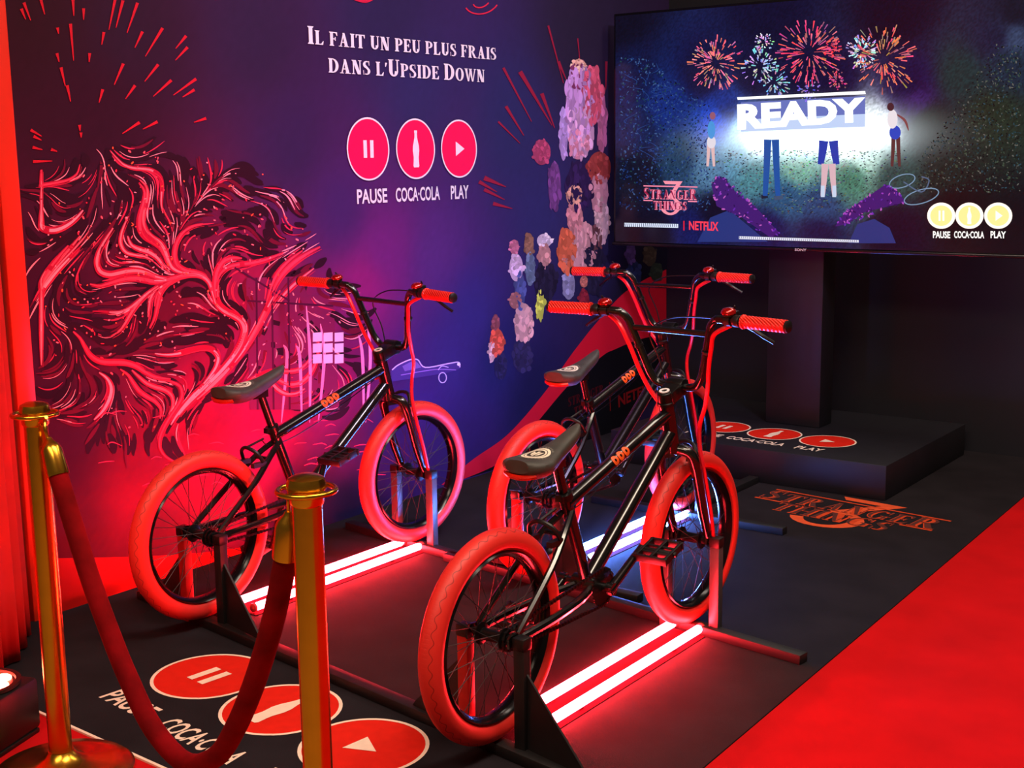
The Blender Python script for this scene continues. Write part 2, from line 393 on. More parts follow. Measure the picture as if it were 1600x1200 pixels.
# printed covering of the wall: ground colour of the artwork, with the television's shadow
W_ = lambda x, y: at(x, y, 0, WX)
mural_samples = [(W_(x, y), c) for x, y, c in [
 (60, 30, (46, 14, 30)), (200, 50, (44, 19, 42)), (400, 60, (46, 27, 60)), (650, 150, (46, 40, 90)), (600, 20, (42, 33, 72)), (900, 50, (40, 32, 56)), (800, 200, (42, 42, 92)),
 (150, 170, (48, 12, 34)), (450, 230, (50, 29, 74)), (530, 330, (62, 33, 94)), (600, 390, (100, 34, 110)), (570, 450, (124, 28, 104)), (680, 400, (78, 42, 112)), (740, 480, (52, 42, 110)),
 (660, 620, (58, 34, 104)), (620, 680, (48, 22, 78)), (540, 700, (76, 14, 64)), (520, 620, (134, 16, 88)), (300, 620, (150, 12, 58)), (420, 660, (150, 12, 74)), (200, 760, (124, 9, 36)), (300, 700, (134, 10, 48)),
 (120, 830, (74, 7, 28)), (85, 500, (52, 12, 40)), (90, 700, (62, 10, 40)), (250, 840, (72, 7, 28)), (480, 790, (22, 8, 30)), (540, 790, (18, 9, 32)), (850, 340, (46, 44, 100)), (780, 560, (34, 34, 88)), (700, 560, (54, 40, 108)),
 (930, 400, (38, 36, 76)), (830, 620, (26, 26, 66)), (720, 690, (46, 30, 84)), (1000, 450, (22, 20, 34)), (420, 480, (150, 20, 70)), (250, 500, (90, 12, 44)), (380, 560, (140, 20, 78))]]  # dark sample at far right paints in the television's shadow
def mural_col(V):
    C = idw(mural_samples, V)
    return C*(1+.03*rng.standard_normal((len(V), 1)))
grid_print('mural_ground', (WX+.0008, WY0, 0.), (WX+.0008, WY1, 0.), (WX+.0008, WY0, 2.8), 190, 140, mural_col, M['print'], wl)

art = Paint(0, WX+.0012, .0006)
# red ribbon sweeping over the lower right, black field below it
up = [(690, 757), (740, 717), (793, 679), (847, 618), (889, 559), (911, 530), (927, 510), (970, 462), (1007, 437), (1041, 421)]
lo = [(690, 758), (728, 747), (791, 716), (839, 660), (890, 600), (940, 557), (960, 546), (1000, 530), (1041, 522)]
U2 = [(p.x, p.y) for p in crom([(*p, 0) for p in up], 6)]; L2 = [(p.x, p.y) for p in crom([(*p, 0) for p in lo], 6)]
art.poly(U2+L2[::-1], (205, 22, 48), 1)
art.poly(L2[6:]+[(1041, 607), (960, 675), (860, 705), (740, 744)], (14, 13, 18), 1)
LB = [(p.x, p.y) for p in crom([(54, 874, 0), (97, 872, 0), (230, 869, 0), (330, 862, 0), (420, 848, 0)], 6)]
art.poly(LB+[(420, 838+20), (54, 972)], (176, 16, 12), 1)
# faint logos in the black field
def quadmap(a, b, c, d):
    return lambda u, v: tuple(np.array(a)*(1-u)*(1-v)+np.array(b)*u*(1-v)+np.array(c)*u*v+np.array(d)*(1-u)*v)
P, wd = serif_text('STRANGER'); art.polys(scale_poly(P, 1/wd, 1), quadmap((887, 636), (943, 613), (943, 600), (887, 622)), (70, 14, 20), 3)
P, wd = serif_text('THINGS'); art.polys(scale_poly(P, 1/wd, 1), quadmap((896, 652), (938, 634), (938, 619), (896, 637)), (70, 14, 20), 3)
art.stroke([(952, 597), (953, 642)], 1.3, (110, 18, 22), 3, taper=False)
art.polys(sans_text('NETFLIX', .03), quadmap((966, 637), (1026, 607), (1026, 594), (965, 618)), (120, 18, 22), 3)

# thorny root tangle standing in for the large painting on the left (generic)
PINK = [(255, 120, 140), (250, 90, 110), (240, 60, 90), (255, 150, 170), (225, 40, 70)]
DARK = (44, 10, 30)
mound = [(62, 300), (110, 240), (190, 225), (290, 240), (390, 262), (470, 320), (520, 420), (560, 560), (540, 640), (440, 600), (360, 600), (280, 680), (180, 680), (100, 640), (66, 480)]
mpoly = [(p.x, p.y) for p in crom([(*p, 0) for p in mound], 4, True)]
def inside(x, y):
    c = False; j = len(mpoly)-1
    for i in range(len(mpoly)):
        (xi, yi), (xj, yj) = mpoly[i], mpoly[j]
        if (yi > y) != (yj > y) and x < (xj-xi)*(y-yi)/(yj-yi)+xi: c = not c
        j = i
    return c
k = 0
while k < 1150:      # brush marks following a swirling flow
    x, y = random.uniform(55, 580), random.uniform(215, 700)
    if not inside(x, y): continue
    k += 1; L = random.uniform(5, 13); pts = [(x, y)]
    for q in range(4):
        a = 1.5+1.3*math.sin(x*.016+1.1)+1.2*math.cos(y*.019)+.5*math.sin((x+y)*.05)
        x += L*math.cos(a); y += L*math.sin(a); pts.append((x, y))
    z = random.random()
    c, w0 = ((44, 10, 30), random.uniform(6, 16)) if z < .52 else ((104, 12, 44), random.uniform(3, 7)) if z < .70 else ((206, 40, 78), random.uniform(1.2, 3)) if z < .84 else ((255, 150, 170), random.uniform(.9, 2.6))
    art.stroke(pts, w0, c, 1.5 if z < .52 else 2.2, n=3)

def flow(x, y): return 1.5+1.3*math.sin(x*.016+1.1)+1.2*math.cos(y*.019)+.5*math.sin((x+y)*.05)
for k in range(46):     # long lit fibres with a dim halo
    while True:
        x, y = random.uniform(66, 540), random.uniform(225, 640)
        if inside(x, y): break
    pts = [(x, y)]
    for q in range(random.randint(6, 13)):
        a = flow(x, y); x += 15*math.cos(a); y += 15*math.sin(a); pts.append((max(64, x), y))
    w0 = random.uniform(3, 6.5)
    art.stroke(pts, w0*1.9, (176, 18, 56), 2.6, n=4); art.stroke(pts, w0*.8, random.choice(PINK[:4]), 3, n=4)
    art.stroke([(x_+2.5, y_+3.5) for x_, y_ in pts], w0*.3, (214, 40, 70), 3, n=4)
for i in range(420):    # speckles
    x, y = random.gauss(240, 130), random.gauss(390, 110)
    if inside(x, y): art.oval(x, y, random.uniform(1, 3.2), random.uniform(.8, 1.6), random.choice(PINK+[(255, 90, 60)]), 4, random.uniform(0, 3), 7)
for i in range(40):
    x = random.uniform(150, 600); y = random.uniform(640, 760)
    art.stroke([(x, y), (x+random.uniform(6, 14), y-random.uniform(2, 5)), (x+random.uniform(16, 26), y-random.uniform(-2, 4))], 1.6, (226, 50, 90), 3)
# plank hut beside the tangle
art.poly([(384, 434), (468, 432), (480, 460), (520, 462), (530, 640), (390, 640)], (112, 26, 78), 2)
for x0, y0, x1, y1 in [(400, 434, 402, 640), (424, 434, 427, 640), (450, 434, 452, 640), (386, 470, 520, 478), (366, 418, 452, 470)]:
    art.stroke([(x0, y0), (x1, y1)], 3, (70, 14, 54), 3, taper=False)
for i in range(3):
    for j in range(3):
        x, y = 488+i*17, 520+j*17; art.poly([(x, y), (x+14, y-1), (x+14, y+13), (x, y+14)], (236, 190, 232), 4)
for x in (442, 462, 478, 500, 560, 572):
    art.stroke([(x, 470+random.uniform(0, 80)), (x+6, 560), (x+2+random.uniform(-6, 8), 660)], 5, (240, 130, 190), 3)
# small car outline
CARC = (214, 184, 246)
art.poly([(610, 580), (622, 570), (640, 562), (652, 562), (664, 574), (700, 568), (718, 567), (718, 576), (700, 582), (640, 592), (612, 596)], (74, 50, 128), 2)
art.poly([(628, 572), (642, 565), (650, 565), (658, 574), (632, 580)], (120, 90, 176), 2.4)
art.stroke([(612, 578), (622, 570), (640, 562), (652, 562), (664, 574), (700, 568), (716, 566), (718, 574)], 1.8, CARC, 3, taper=False)
art.stroke([(626, 586), (660, 580), (684, 577), (712, 578)], 1.4, (150, 110, 200), 3, taper=False)
art.stroke([(684, 578), (690, 572), (700, 574)], 1.2, CARC, 3, taper=False)
for k in range(16):
    a0, a1 = 2*pi*k/16, 2*pi*(k+1)/16
    art.stroke([(691+6*math.cos(a0), 590+8*math.sin(a0)), (691+6*math.cos(a1), 590+8*math.sin(a1))], 1.5, CARC, 3, taper=False)
art.oval(716, 569, 2.6, 2.6, (235, 225, 255), 4)

# streak bursts
for x, y, L in [(36, 22, 18), (42, 18, 30), (66, 10, 26), (114, 12, 26), (130, 22, 18), (175, 20, 54), (186, 22, 44), (206, 28, 50), (112, 66, 58), (90, 48, 10), (139, 90, 14), (240, 66, 52), (216, 62, 28), (282, 66, 26), (283, 84, 28), (98, 120, 30), (107, 146, 26), (185, 116, 36), (236, 114, 34), (157, 150, 22), (203, 144, 26), (253, 138, 38), (288, 136, 44), (294, 146, 22), (204, 200, 32), (234, 196, 26), (312, 188, 20), (124, 200, 10), (56, 208, 20), (58, 216, 14), (58, 232, 16), (84, 235, 10), (66, 252, 30), (126, 211, 8), (90, 90, 14), (160, 60, 20)]:
    dx, dy = x-128, y-250; q = math.hypot(dx, dy); dx, dy = dx/q, dy/q
    art.stroke([(x-dx*L/2, y-dy*L/2), (x, y), (x+dx*L/2, y+dy*L/2)], 1.2, (196, 24, 44), 3, w1=5.0)
for x0, y0, x1, y1, w0 in [(786, 106, 830, 190, 4), (812, 112, 862, 196, 7), (846, 146, 866, 200, 6), (790, 166, 818, 212, 5), (856, 40, 880, 130, 3), (872, 96, 884, 124, 5), (778, 190, 812, 224, 3), (902, 60, 906, 100, 2), (947, 96, 946, 140, 4), (756, 278, 790, 292, 8), (748, 284, 776, 300, 6), (756, 296, 788, 312, 6), (770, 318, 800, 326, 6)]:
    art.stroke([(x0, y0), ((x0+x1)/2, (y0+y1)/2), (x1, y1)], w0, (150, 30, 60), 3, w1=1)
# bottoms of the red outline title above the frame edge
for k in range(26):
    a0, a1 = .35+2.2*k/26, .35+2.2*(k+1)/26
    for rx, ry in ((27, 22), (13, 12)):
        art.stroke([(752+rx*math.cos(a0)-4*math.sin(a0), 0+ry*math.sin(a0)), (752+rx*math.cos(a1)-4*math.sin(a1), 0+ry*math.sin(a1))], 2, (214, 40, 70), 3, taper=False)
art.stroke([(552, -1), (570, 2), (584, -2)], 5, (200, 30, 66), 3)

# plain overlapping colour lozenges standing in for the painted group on the right (generic)
BL = [((905, 160), (26, 66), (196, 150, 214)), ((925, 150), (18, 52), (210, 90, 120)), ((905, 118), (17, 26), (140, 60, 110)), ((904, 104), (14, 13), (250, 190, 170)), ((907, 200), (24, 52), (216, 170, 216)), ((903, 226), (18, 26), (228, 150, 180)),
 ((880, 210), (8, 46), (190, 160, 230)), ((940, 190), (8, 56), (206, 120, 170)), ((846, 238), (17, 22), (176, 70, 110)), ((866, 290), (12, 42), (120, 70, 140)), ((905, 290), (24, 44), (52, 34, 84)), ((936, 262), (22, 28), (170, 70, 70)), ((936, 300), (17, 34), (206, 150, 170)),
 ((898, 306), (17, 18), (226, 170, 150)), ((898, 340), (15, 30), (206, 140, 150)), ((884, 392), (16, 40), (222, 110, 80)), ((912, 386), (24, 44), (214, 160, 170)), ((940, 345), (14, 40), (212, 180, 190)), ((930, 372), (13, 24), (110, 70, 80)), ((928, 420), (22, 46), (40, 36, 66)),
 ((850, 376), (14, 12), (226, 214, 236)), ((850, 400), (12, 22), (206, 150, 150)), ((852, 440), (22, 34), (40, 34, 60)), ((826, 382), (9, 20), (150, 110, 90)), ((828, 420), (9, 30), (110, 130, 160)), ((803, 386), (9, 13), (200, 120, 150)), ((806, 418), (13, 24), (216, 190, 220)), ((812, 455), (10, 34), (80, 90, 150)),
 ((844, 474), (7, 30), (212, 222, 90)), ((884, 412), (7, 12), (190, 130, 130)), ((888, 445), (12, 26), (150, 150, 190)), ((912, 440), (8, 10), (200, 120, 110)), ((912, 468), (10, 18), (140, 40, 60)), ((804, 470), (11, 14), (170, 110, 110)), ((818, 506), (18, 36), (222, 170, 170)), ((816, 556), (18, 30), (50, 46, 86)), ((774, 505), (8, 14), (150, 80, 90)),
 ((776, 535), (14, 24), (222, 90, 70)), ((768, 550), (6, 18), (226, 180, 180)), ((782, 572), (12, 24), (44, 40, 80)), ((985, 395), (9, 22), (80, 60, 110)), ((1015, 400), (12, 18), (70, 60, 50)), ((990, 430), (14, 26), (40, 50, 90)), ((1025, 425), (12, 16), (50, 60, 50))]
for (x, y), (rx, ry), c in BL:
    art.oval(x, y, rx*.82, ry*.9, tuple(int(k*.9) for k in c), 2.6, 0, 22)
    for k in range(int(14+rx*ry*.05)):
        a = random.uniform(0, 2*pi); q = math.sqrt(random.random()); xx = x+q*rx*.85*math.cos(a); yy = y+q*ry*.85*math.sin(a); L = ry*random.uniform(.18, .42)
        f = random.uniform(.78, 1.18); art.stroke([(xx-random.uniform(-2, 2), yy-L/2), (xx+random.uniform(-1.5, 1.5), yy), (xx+random.uniform(-2, 2), yy+L/2)], random.uniform(2.5, min(8, rx*.8)), tuple(min(255, int(q_*f)) for q_ in c), random.choice((3, 4, 5)), n=3)
art.obj('mural_artwork', M['print'], wl)

# lettering on the wall
def wallmap(y0, z0, h, lay=.0050): return lambda u, v: (WX+lay, y0+u*h, z0+v*h)
T1 = 'IL FAIT UN PEU PLUS FRAIS'
P, wd = serif_text(T1, big=(0,), small=.80); kx = (4.548-3.425)/wd
poly_obj('wall_lettering', scale_poly(P, kx, .062), M['white'], lambda u, v: (WX+.0050, 3.425+u, 1.790+v), wl)
T2 = "DANS L'UPSIDE DOWN"
P, wd = serif_text(T2, big=(7, 14), small=.80); kx = (4.465-3.525)/wd
poly_obj('wall_lettering', scale_poly(P, kx, .064), M['white'], lambda u, v: (WX+.0050, 3.525+u, 1.694+v), wl)
# round pictograms
M['wallred'] = mat('crimson print', (250, 8, 84), .5, noise=.03, spec=.2)
R_ = .119
for i, yc in enumerate((3.726, 4.003, 4.279)):
    fn = lambda u, v, yc=yc, l=0.: (WX+.0050+l, yc+u, 1.418+v)
    poly_obj('icon_disc', disc(0, 0, R_*.955), M['wallred'], fn, wl)
    poly_obj('icon_ring', disc(0, 0, R_, 48, R_*.945), M['white'], lambda u, v, fn=fn: (WX+.0058, *fn(u, v)[1:]), wl)
    g = [lambda: _r(-.028, -.033, -.009, .033)+_r(.009, -.033, .028, .033), lambda: bottle2d(0, 0, .145), lambda: [[(-.024, -.030), (.034, 0), (-.024, .030)]]][i]()
    poly_obj('icon_symbol', g, M['white'], lambda u, v, fn=fn: (WX+.0064, *fn(u, v)[1:]), wl)
for txt, a, b in (('PAUSE', 3.655, 3.826), ('COCA·COLA', 3.876, 4.147), ('PLAY', 4.218, 4.337)):
    poly_obj('wall_lettering', scale_poly(sans_text(txt, .022), b-a, .056), M['white'], lambda u, v, a=a: (WX+.0050, a+u, 1.212+v), wl)

# ================================================================== black carpet with its prints
rug = empty('carpet', (-2.4, 3.9, 0)); tag(rug, 'black carpet with printed round icons lying under the bikes', 'carpet')
def child(o, par):
    o.parent = par; o.matrix_parent_inverse = par.matrix_world.inverted() if par.type != 'EMPTY' else Matrix.Translation(-Vector(par.location)); return o
RX0, RX1, RYA, RYB = -3.44, -1.315, 1.785, 6.02
child(MB().prism([(RX0, RYA+.02, .0), (-1.29, RYA-.055, .0), (-1.40, RYB, .0), (RX0, RYB, .0)], (0, 0, .004)).obj('carpet_pile', M['rug'], smooth=False), rug)
child(MB().prism([(RX0, RYA+.012, .0), (-1.29, RYA-.063, .0), (-1.29, RYA-.055, .0), (RX0, RYA+.02, .0)], (0, 0, .005)).obj('edge_trim', M['rugcream'], smooth=False), rug)
RUGR = math.radians(-6.4)
def rugmap(cx, cy, rot, z): 
    c, s = math.cos(rot), math.sin(rot)
    return lambda u, v: (cx+u*c-v*s, cy+u*s+v*c, z)
def icons(par, C, r, rot, z, ms, textdy, th, chld, tk=1.):
    for i, (cx, cy) in enumerate(C):
        chld(poly_obj('icon_disc', disc(0, 0, r*.955), ms[0], rugmap(cx, cy, rot, z), None), par)
        chld(poly_obj('icon_ring', disc(0, 0, r, 48, r*.94), ms[1], rugmap(cx, cy, rot, z+.0006), None), par)
        k = r/.119
        g = [_r(-.028, -.036, -.009, .036)+_r(.009, -.036, .028, .036), bottle2d(0, 0, .145), [[(-.024, -.030), (.034, 0), (-.024, .030)]]][i]
        chld(poly_obj('icon_symbol', scale_poly(g, k, k), ms[1], rugmap(cx, cy, rot, z+.0011), None), par)
        wdt = (.172, .27, .12)[i]*k*tk
        chld(poly_obj('carpet_lettering', scale_poly(sans_text(('PAUSE', 'COCA·COLA', 'PLAY')[i], .022), wdt, th, -wdt/2, textdy), ms[1], rugmap(cx, cy, rot, z), None), par)
icons(rug, [(-2.657, 2.185), (-2.338, 2.145), (-2.018, 2.108)], .156, RUGR, .0046, (M['rugred'], M['rugcream']), -.275, .070, child, .88)

def title_logo(par, fn, z, mletter, mthree, chld, fnz):
    """two lines of serif capitals over a large numeral three; unit: width 1, fn maps (u,v)"""
    three = _arc(.53, .345, .20, .165, .085, .05, 90, -150, 16) + [[(.40, .62), (.70, .62), (.66, .56), (.38, .56)], [(.70, .62), (.58, .50), (.50, .48), (.60, .58)]]
    three = _arc(.50, .06, .19, .20, .075, .05, 110, -160, 18) + [[(.36, .60), (.72, .60), (.68, .53), (.40, .53)], [(.72, .60), (.52, .23), (.44, .23), (.62, .56)]]
    chld(poly_obj('logo_numeral', three, mthree, lambda u, v: fnz(u, v, z), None), par)
    for txt, big, x0, y0, ww, hh in (('STRANGER', (0, 7), 0, .235, 1, .225), ('THINGS', range(6), .17, .02, .66, .19)):
        P, wd = serif_text(txt, big=big, small=.86, b=.21, t=.085)
        chld(poly_obj('logo_lettering', scale_poly(P, ww/wd, hh, x0, y0), mletter, lambda u, v: fnz(u, v, z+.0006), None), par)
        P, wd = serif_text(txt, big=big, small=.86, b=.11, t=.03)
        chld(poly_obj('logo_lettering', scale_poly(P, ww/wd, hh*.93, x0+.004, y0+.008), M['rugbrown'], lambda u, v: fnz(u, v, z+.0011), None), par)
    bars = _r(.0, .47, 1, .49)+_r(0, .205, .17, .225)+_r(.83, .205, 1, .225)
    chld(poly_obj('logo_bars', bars, mletter, lambda u, v: fnz(u, v, z+.0006), None), par)
LR = math.radians(-6)
def logo_floor(u, v, z):
    u, v = u*.755, v*.755*.82; c, s = math.cos(LR), math.sin(LR)
    return (-2.285+u*c-v*s, 4.575+u*s+v*c, z)
M['rugbrown'] = mat('brown carpet print', (84, 30, 22), .85, noise=.1)
M['rugbright'] = mat('bright orange carpet print', (232, 84, 34), .85, noise=.1)
title_logo(rug, None, .0046, M['rugorange'], M['rugbright'], child, logo_floor)

# ================================================================== platform, column and television
pf = empty('display_platform', (-2.46, 5.43, 0)); tag(pf, 'low black platform with printed icons below the television', 'platform')
child(MB().box((-2.4625, 5.435, .076), (1.295, .99, .144)).obj('platform_body', M['platform'], bevel=.003), pf)
icons(pf, [(-2.705, 5.27), (-2.447, 5.255), (-2.190, 5.24)], .122, math.radians(-2), .1486, (M['rugred'], M['rugcream']), -.205, .055, child)
cm = empty('television_stand', (-2.466, 5.55, .148)); tag(cm, 'dark square column holding up the large television', 'stand')
child(MB().box((-2.466, 5.55, .1485+.75), (.266, .14, 1.5)).obj('column', M['platform'], bevel=.004), cm)
child(MB().box((-2.466, 5.47, 1.5), (.5, .03, .4)).obj('mounting_plate', M['blackmetal'], bevel=.004), cm)

TX0, TX1, TZ0, TZ1, TY = -3.372, -1.432, .957, 2.040, 5.38
tv = empty('television', ((TX0+TX1)/2, TY, TZ0)); tag(tv, 'large flat television showing a lit firework picture', 'television')
bz = .012
mb = MB().box(((TX0+TX1)/2, TY+.038, (TZ0+TZ1)/2), (TX1-TX0, .068, TZ1-TZ0))
body = child(mb.obj('casing', M['tvbody'], bevel=.004), tv)
child(MB().box(((TX0+TX1)/2, TY-.002, TZ0+.006), (TX1-TX0, .02, .014)).obj('bottom_trim', M['tvrim'], bevel=.003), tv)
poly = scale_poly(sans_text('SONY', .02), .055, .011)
child(poly_obj('brand_lettering', poly, M['white'], lambda u, v: ((TX0+TX1)/2-.02+u, TY-.0128, TZ0+.0005+v), None), tv)
SY = TY-.0012
S_ = lambda x, y: at(x, y, 1, SY)
ss = [(S_(x, y), c) for x, y, c in [
 (970, 30, (6, 6, 26)), (1200, 20, (8, 8, 40)), (1400, 20, (6, 5, 28)), (1590, 20, (10, 12, 32)), (985, 120, (8, 18, 60)), (1040, 170, (12, 40, 116)), (1120, 190, (18, 70, 210)), (1135, 170, (20, 40, 120)), (1000, 200, (10, 26, 70)), (1060, 250, (30, 60, 90)), (1110, 265, (80, 124, 160)),
 (1150, 245, (80, 140, 170)), (1250, 120, (10, 10, 48)), (1100, 120, (8, 10, 50)), (1420, 130, (14, 12, 56)), (1430, 160, (50, 24, 90)), (1370, 200, (240, 250, 255)), (1350, 245, (190, 226, 214)), (1180, 270, (70, 130, 140)), (1250, 265, (110, 165, 150)), (1330, 275, (64, 120, 100)), (1400, 270, (36, 66, 64)),
 (1450, 190, (10, 26, 20)), (1500, 120, (18, 46, 48)), (1550, 180, (28, 40, 28)), (1580, 100, (20, 36, 56)), (1480, 260, (18, 32, 28)), (1500, 330, (5, 8, 12)), (1590, 370, (4, 4, 12)), (1400, 360, (8, 8, 30)), (1280, 320, (30, 66, 112)), (1230, 310, (34, 80, 120)), (1200, 360, (10, 20, 70)), (1280, 365, (10, 20, 60)), (1000, 270, (8, 15, 32)),
 (1020, 370, (4, 4, 20)), (970, 370, (4, 4, 20)), (1120, 330, (5, 8, 25)), (1080, 360, (14, 22, 80)), (1180, 225, (200, 240, 255)), (1330, 225, (250, 255, 255)), (1160, 200, (150, 200, 255)), (1180, 120, (8, 8, 44)), (1300, 130, (14, 10, 50)), (1585, 60, (50, 64, 96)), (1560, 60, (18, 22, 50))]]  # brighter sample near the right edge paints in a reflection on the glass
gl_c = S_(1266, 213)
def screen_col(V):
    C = idw(ss, V, 5.)
    n1 = rng.random((len(V), 1)); C = C*(.6+.8*n1)
    dx = (V[:, 0]-gl_c.x)/.33; dz = (V[:, 2]-gl_c.z)/.085
    g = np.exp(-(dx*dx+dz*dz)**1.1)[:, None]*2.2
    return C+g*np.array([[.82, .96, 1.0]])
grid_print('screen', (TX0+bz, SY, TZ0+.016), (TX1-bz, SY, TZ0+.016), (TX0+bz, SY, TZ1-bz), 300, 160, screen_col, M['screen'], None)
scr = bpy.data.objects['screen']; child(scr, tv)
pic = Paint(1, SY-.0004, -.0006)
# foliage dabs on both sides
for i in range(3600):
    if random.random() < .42: x, y = random.uniform(968, 1110), random.uniform(85, 330); c = random.choice([(20, 50, 120), (10, 34, 80), (40, 70, 130), (24, 60, 70), (60, 90, 140), (6, 12, 30)]); ok = y > 60+(x-968)*.75
    else: x, y = random.uniform(1430, 1596), random.uniform(70, 300); c = random.choice([(26, 56, 60), (14, 34, 30), (60, 76, 60), (40, 70, 84), (5, 9, 12), (5, 9, 12), (96, 96, 90), (20, 40, 30)]); ok = y > 260-(x-1430)*1.5
    if ok: pic.oval(x, y, random.uniform(.8, 2.6), random.uniform(.5, 1.3), c, 1, random.uniform(0, 3), 6)
for i in range(46):
    x, y = random.uniform(975, 1090), random.uniform(90, 260)
    if y > 70+(x-968)*.8: pic.stroke([(x, y), (x+random.uniform(-14, 14), y-random.uniform(2, 10)), (x+random.uniform(-24, 24), y-random.uniform(6, 20))], .9, (34, 66, 130), 2)
for i in range(1700):     # turf
    x, y = random.uniform(1115, 1420), random.uniform(235, 335); d_ = abs(x-1260)/150+abs(y-240)/90
    if random.random() < 1.25-d_*.6:
        k = max(.15, 1-d_*.45); pic.oval(x, y, random.uniform(.8, 2.3), random.uniform(.5, 1.0), tuple(int(q*k*random.uniform(.6, 1.2)) for q in (170, 214, 200)) if random.random() < .6 else (10, 30, 44), 1, random.uniform(-.5, .5), 6)
# fireworks
for cx, cy, r, c, n in [(1118, 98, 44, (255, 130, 140), 130), (1188, 104, 30, (190, 210, 255), 70), (1210, 128, 26, (170, 200, 240), 60), (1194, 66, 15, (255, 220, 255), 50), (1265, 82, 55, (240, 100, 120), 150), (1302, 76, 16, (255, 70, 90), 50), (1347, 81, 28, (215, 225, 255), 90), (1380, 92, 54, (240, 120, 110), 130), (1310, 125, 17, (230, 90, 130), 50), (1265, 140, 20, (140, 130, 240), 40)]:
    for k in range(n):
        a = random.uniform(0, 2*pi); r0 = r*random.uniform(.12, .85); L = r*random.uniform(.10, .26)
        x, y = cx+r0*math.cos(a), cy+r0*math.sin(a)
        pic.stroke([(x, y), (x+L*math.cos(a), y+L*math.sin(a))], 1.0, tuple(min(255, int(q*random.uniform(.55, 1.15))) for q in c), 2, w1=random.uniform(1.2, 2.6), gain=1.25)
# lit board with word
pic.poly([(1152, 152), (1352, 142), (1353, 147), (1153, 156)], (255, 255, 255), 3, 1.3)
pic.poly([(1158, 160), (1352, 150), (1352, 178), (1158, 187)], (104, 116, 190), 2)
pic.poly([(1158, 187), (1352, 178), (1352, 198), (1158, 206)], (196, 214, 250), 2)
pic.polys(sans_text('READY', .055), quadmap((1153, 203), (1353, 190), (1352, 152), (1152, 163)), (250, 255, 255), 4, 1.6)
# plain standing figures seen from afar, without features
def legs(x, y0, y1, w_, c, skin=None):
    for s_ in (-1, 1):
        pic.stroke([(x+s_*w_*.25, y0), (x+s_*w_*.32, (y0+y1)/2), (x+s_*w_*.42, y1)], w_*.5, c, 4, w1=w_*.3)
legs(1206, 218, 306, 24, (24, 80, 160)); pic.stroke([(1190, 308), (1200, 306)], 6, (20, 30, 50), 4, taper=False); pic.stroke([(1210, 310), (1224, 308)], 6, (60, 80, 110), 4, taper=False)
legs(1295, 256, 306, 22, (220, 180, 190)); legs(1295, 220, 257, 30, (40, 60, 170))
for s_ in (-1, 1): pic.stroke([(1295+s_*9, 290), (1295+s_*9, 308)], 6, (200, 215, 240), 5, taper=False)
legs(1111, 224, 260, 12, (226, 186, 186)); pic.oval(1112, 222, 7, 10, (226, 220, 230), 5); pic.oval(1112, 203, 6, 14, (70, 150, 220), 5); pic.oval(1114, 181, 4.5, 6, (150, 90, 110), 5)
legs(1400, 214, 260, 14, (90, 50, 50)); pic.oval(1399, 207, 9, 11, (40, 70, 190), 5); pic.oval(1395, 186, 8, 15, (236, 226, 232), 5); pic.oval(1392, 167, 5.5, 6.5, (70, 36, 44), 5); pic.stroke([(1400, 178), (1414, 188), (1420, 204)], 4, (130, 70, 70), 5)
# purple stones at the lower edge
for pts in ([(1112, 290), (1120, 276), (1132, 278), (1150, 300), (1180, 322), (1218, 364), (1205, 372), (1160, 340), (1120, 322)], [(1305, 354), (1322, 330), (1352, 310), (1384, 288), (1400, 296), (1416, 316), (1390, 322), (1350, 332), (1325, 350)]):
    pic.poly(pts, (64, 26, 110), 3)
    for k in range(90):
        i = random.randrange(len(pts)); j = (i+random.randrange(1, 4)) % len(pts); t = random.random()
        pic.oval(pts[i][0]*(1-t)+pts[j][0]*t, pts[i][1]*(1-t)+pts[j][1]*t, random.uniform(1, 3.4), random.uniform(.7, 1.6), random.choice([(150, 60, 190), (100, 40, 170), (40, 14, 80), (190, 90, 190)]), 4, random.uniform(0, 3), 6)
for pts in ([(1090, 378), (1110, 340), (1140, 328), (1160, 345), (1200, 378)], [(1326, 380), (1340, 350), (1366, 342), (1390, 356), (1400, 380)]): pic.poly(pts, (36, 52, 120), 2)
# bicycle lying in the grass
for cx, cy, rx, ry in ((1410, 283, 20, 10), (1440, 307, 27, 11)):
    for k in range(20):
        a0, a1 = 2*pi*k/20, 2*pi*(k+1)/20; pic.stroke([(cx+rx*math.cos(a0), cy+ry*math.sin(a0)-.25*rx*math.cos(a0)), (cx+rx*math.cos(a1), cy+ry*math.sin(a1)-.25*rx*math.cos(a1))], 1.6, (120, 150, 180), 3, taper=False)
pic.stroke([(1412, 284), (1440, 300), (1452, 282), (1440, 276)], 2, (80, 100, 130), 3, taper=False)
# three lit round icons, captions, lines of small print
for cx, cap, a, b in ((1471, 'PAUSE', 1458, 1485), (1515, 'COCA·COLA', 1491, 1538), (1560, 'PLAY', 1548, 1572)):
    pic.oval(cx, 337, 22, 20.5, (255, 240, 225), 4, n=30, gain=1.3); pic.oval(cx, 337, 17, 16, (255, 236, 150), 5, n=30, gain=1.1)
    pic.polys(sans_text(cap, .03), quadmap((a, 372), (b, 372.5), (b, 361.5), (a, 361)), (255, 250, 245), 4, 1.2)
pic.polys([[(1467, 329), (1470, 329), (1470, 345), (1467, 345)], [(1473, 329), (1476, 329), (1476, 345), (1473, 345)], [(1556, 329), (1567, 337), (1556, 345)]], lambda x, y: (x, y), (255, 255, 240), 6, 1.2)
pic.polys(bottle2d(0, 0, 26), lambda u, v: (1515+u, 337-v), (255, 255, 240), 6, 1.2)
pic.poly([(976, 348), (1060, 350), (1060, 356), (976, 354)], (225, 235, 255), 4); 
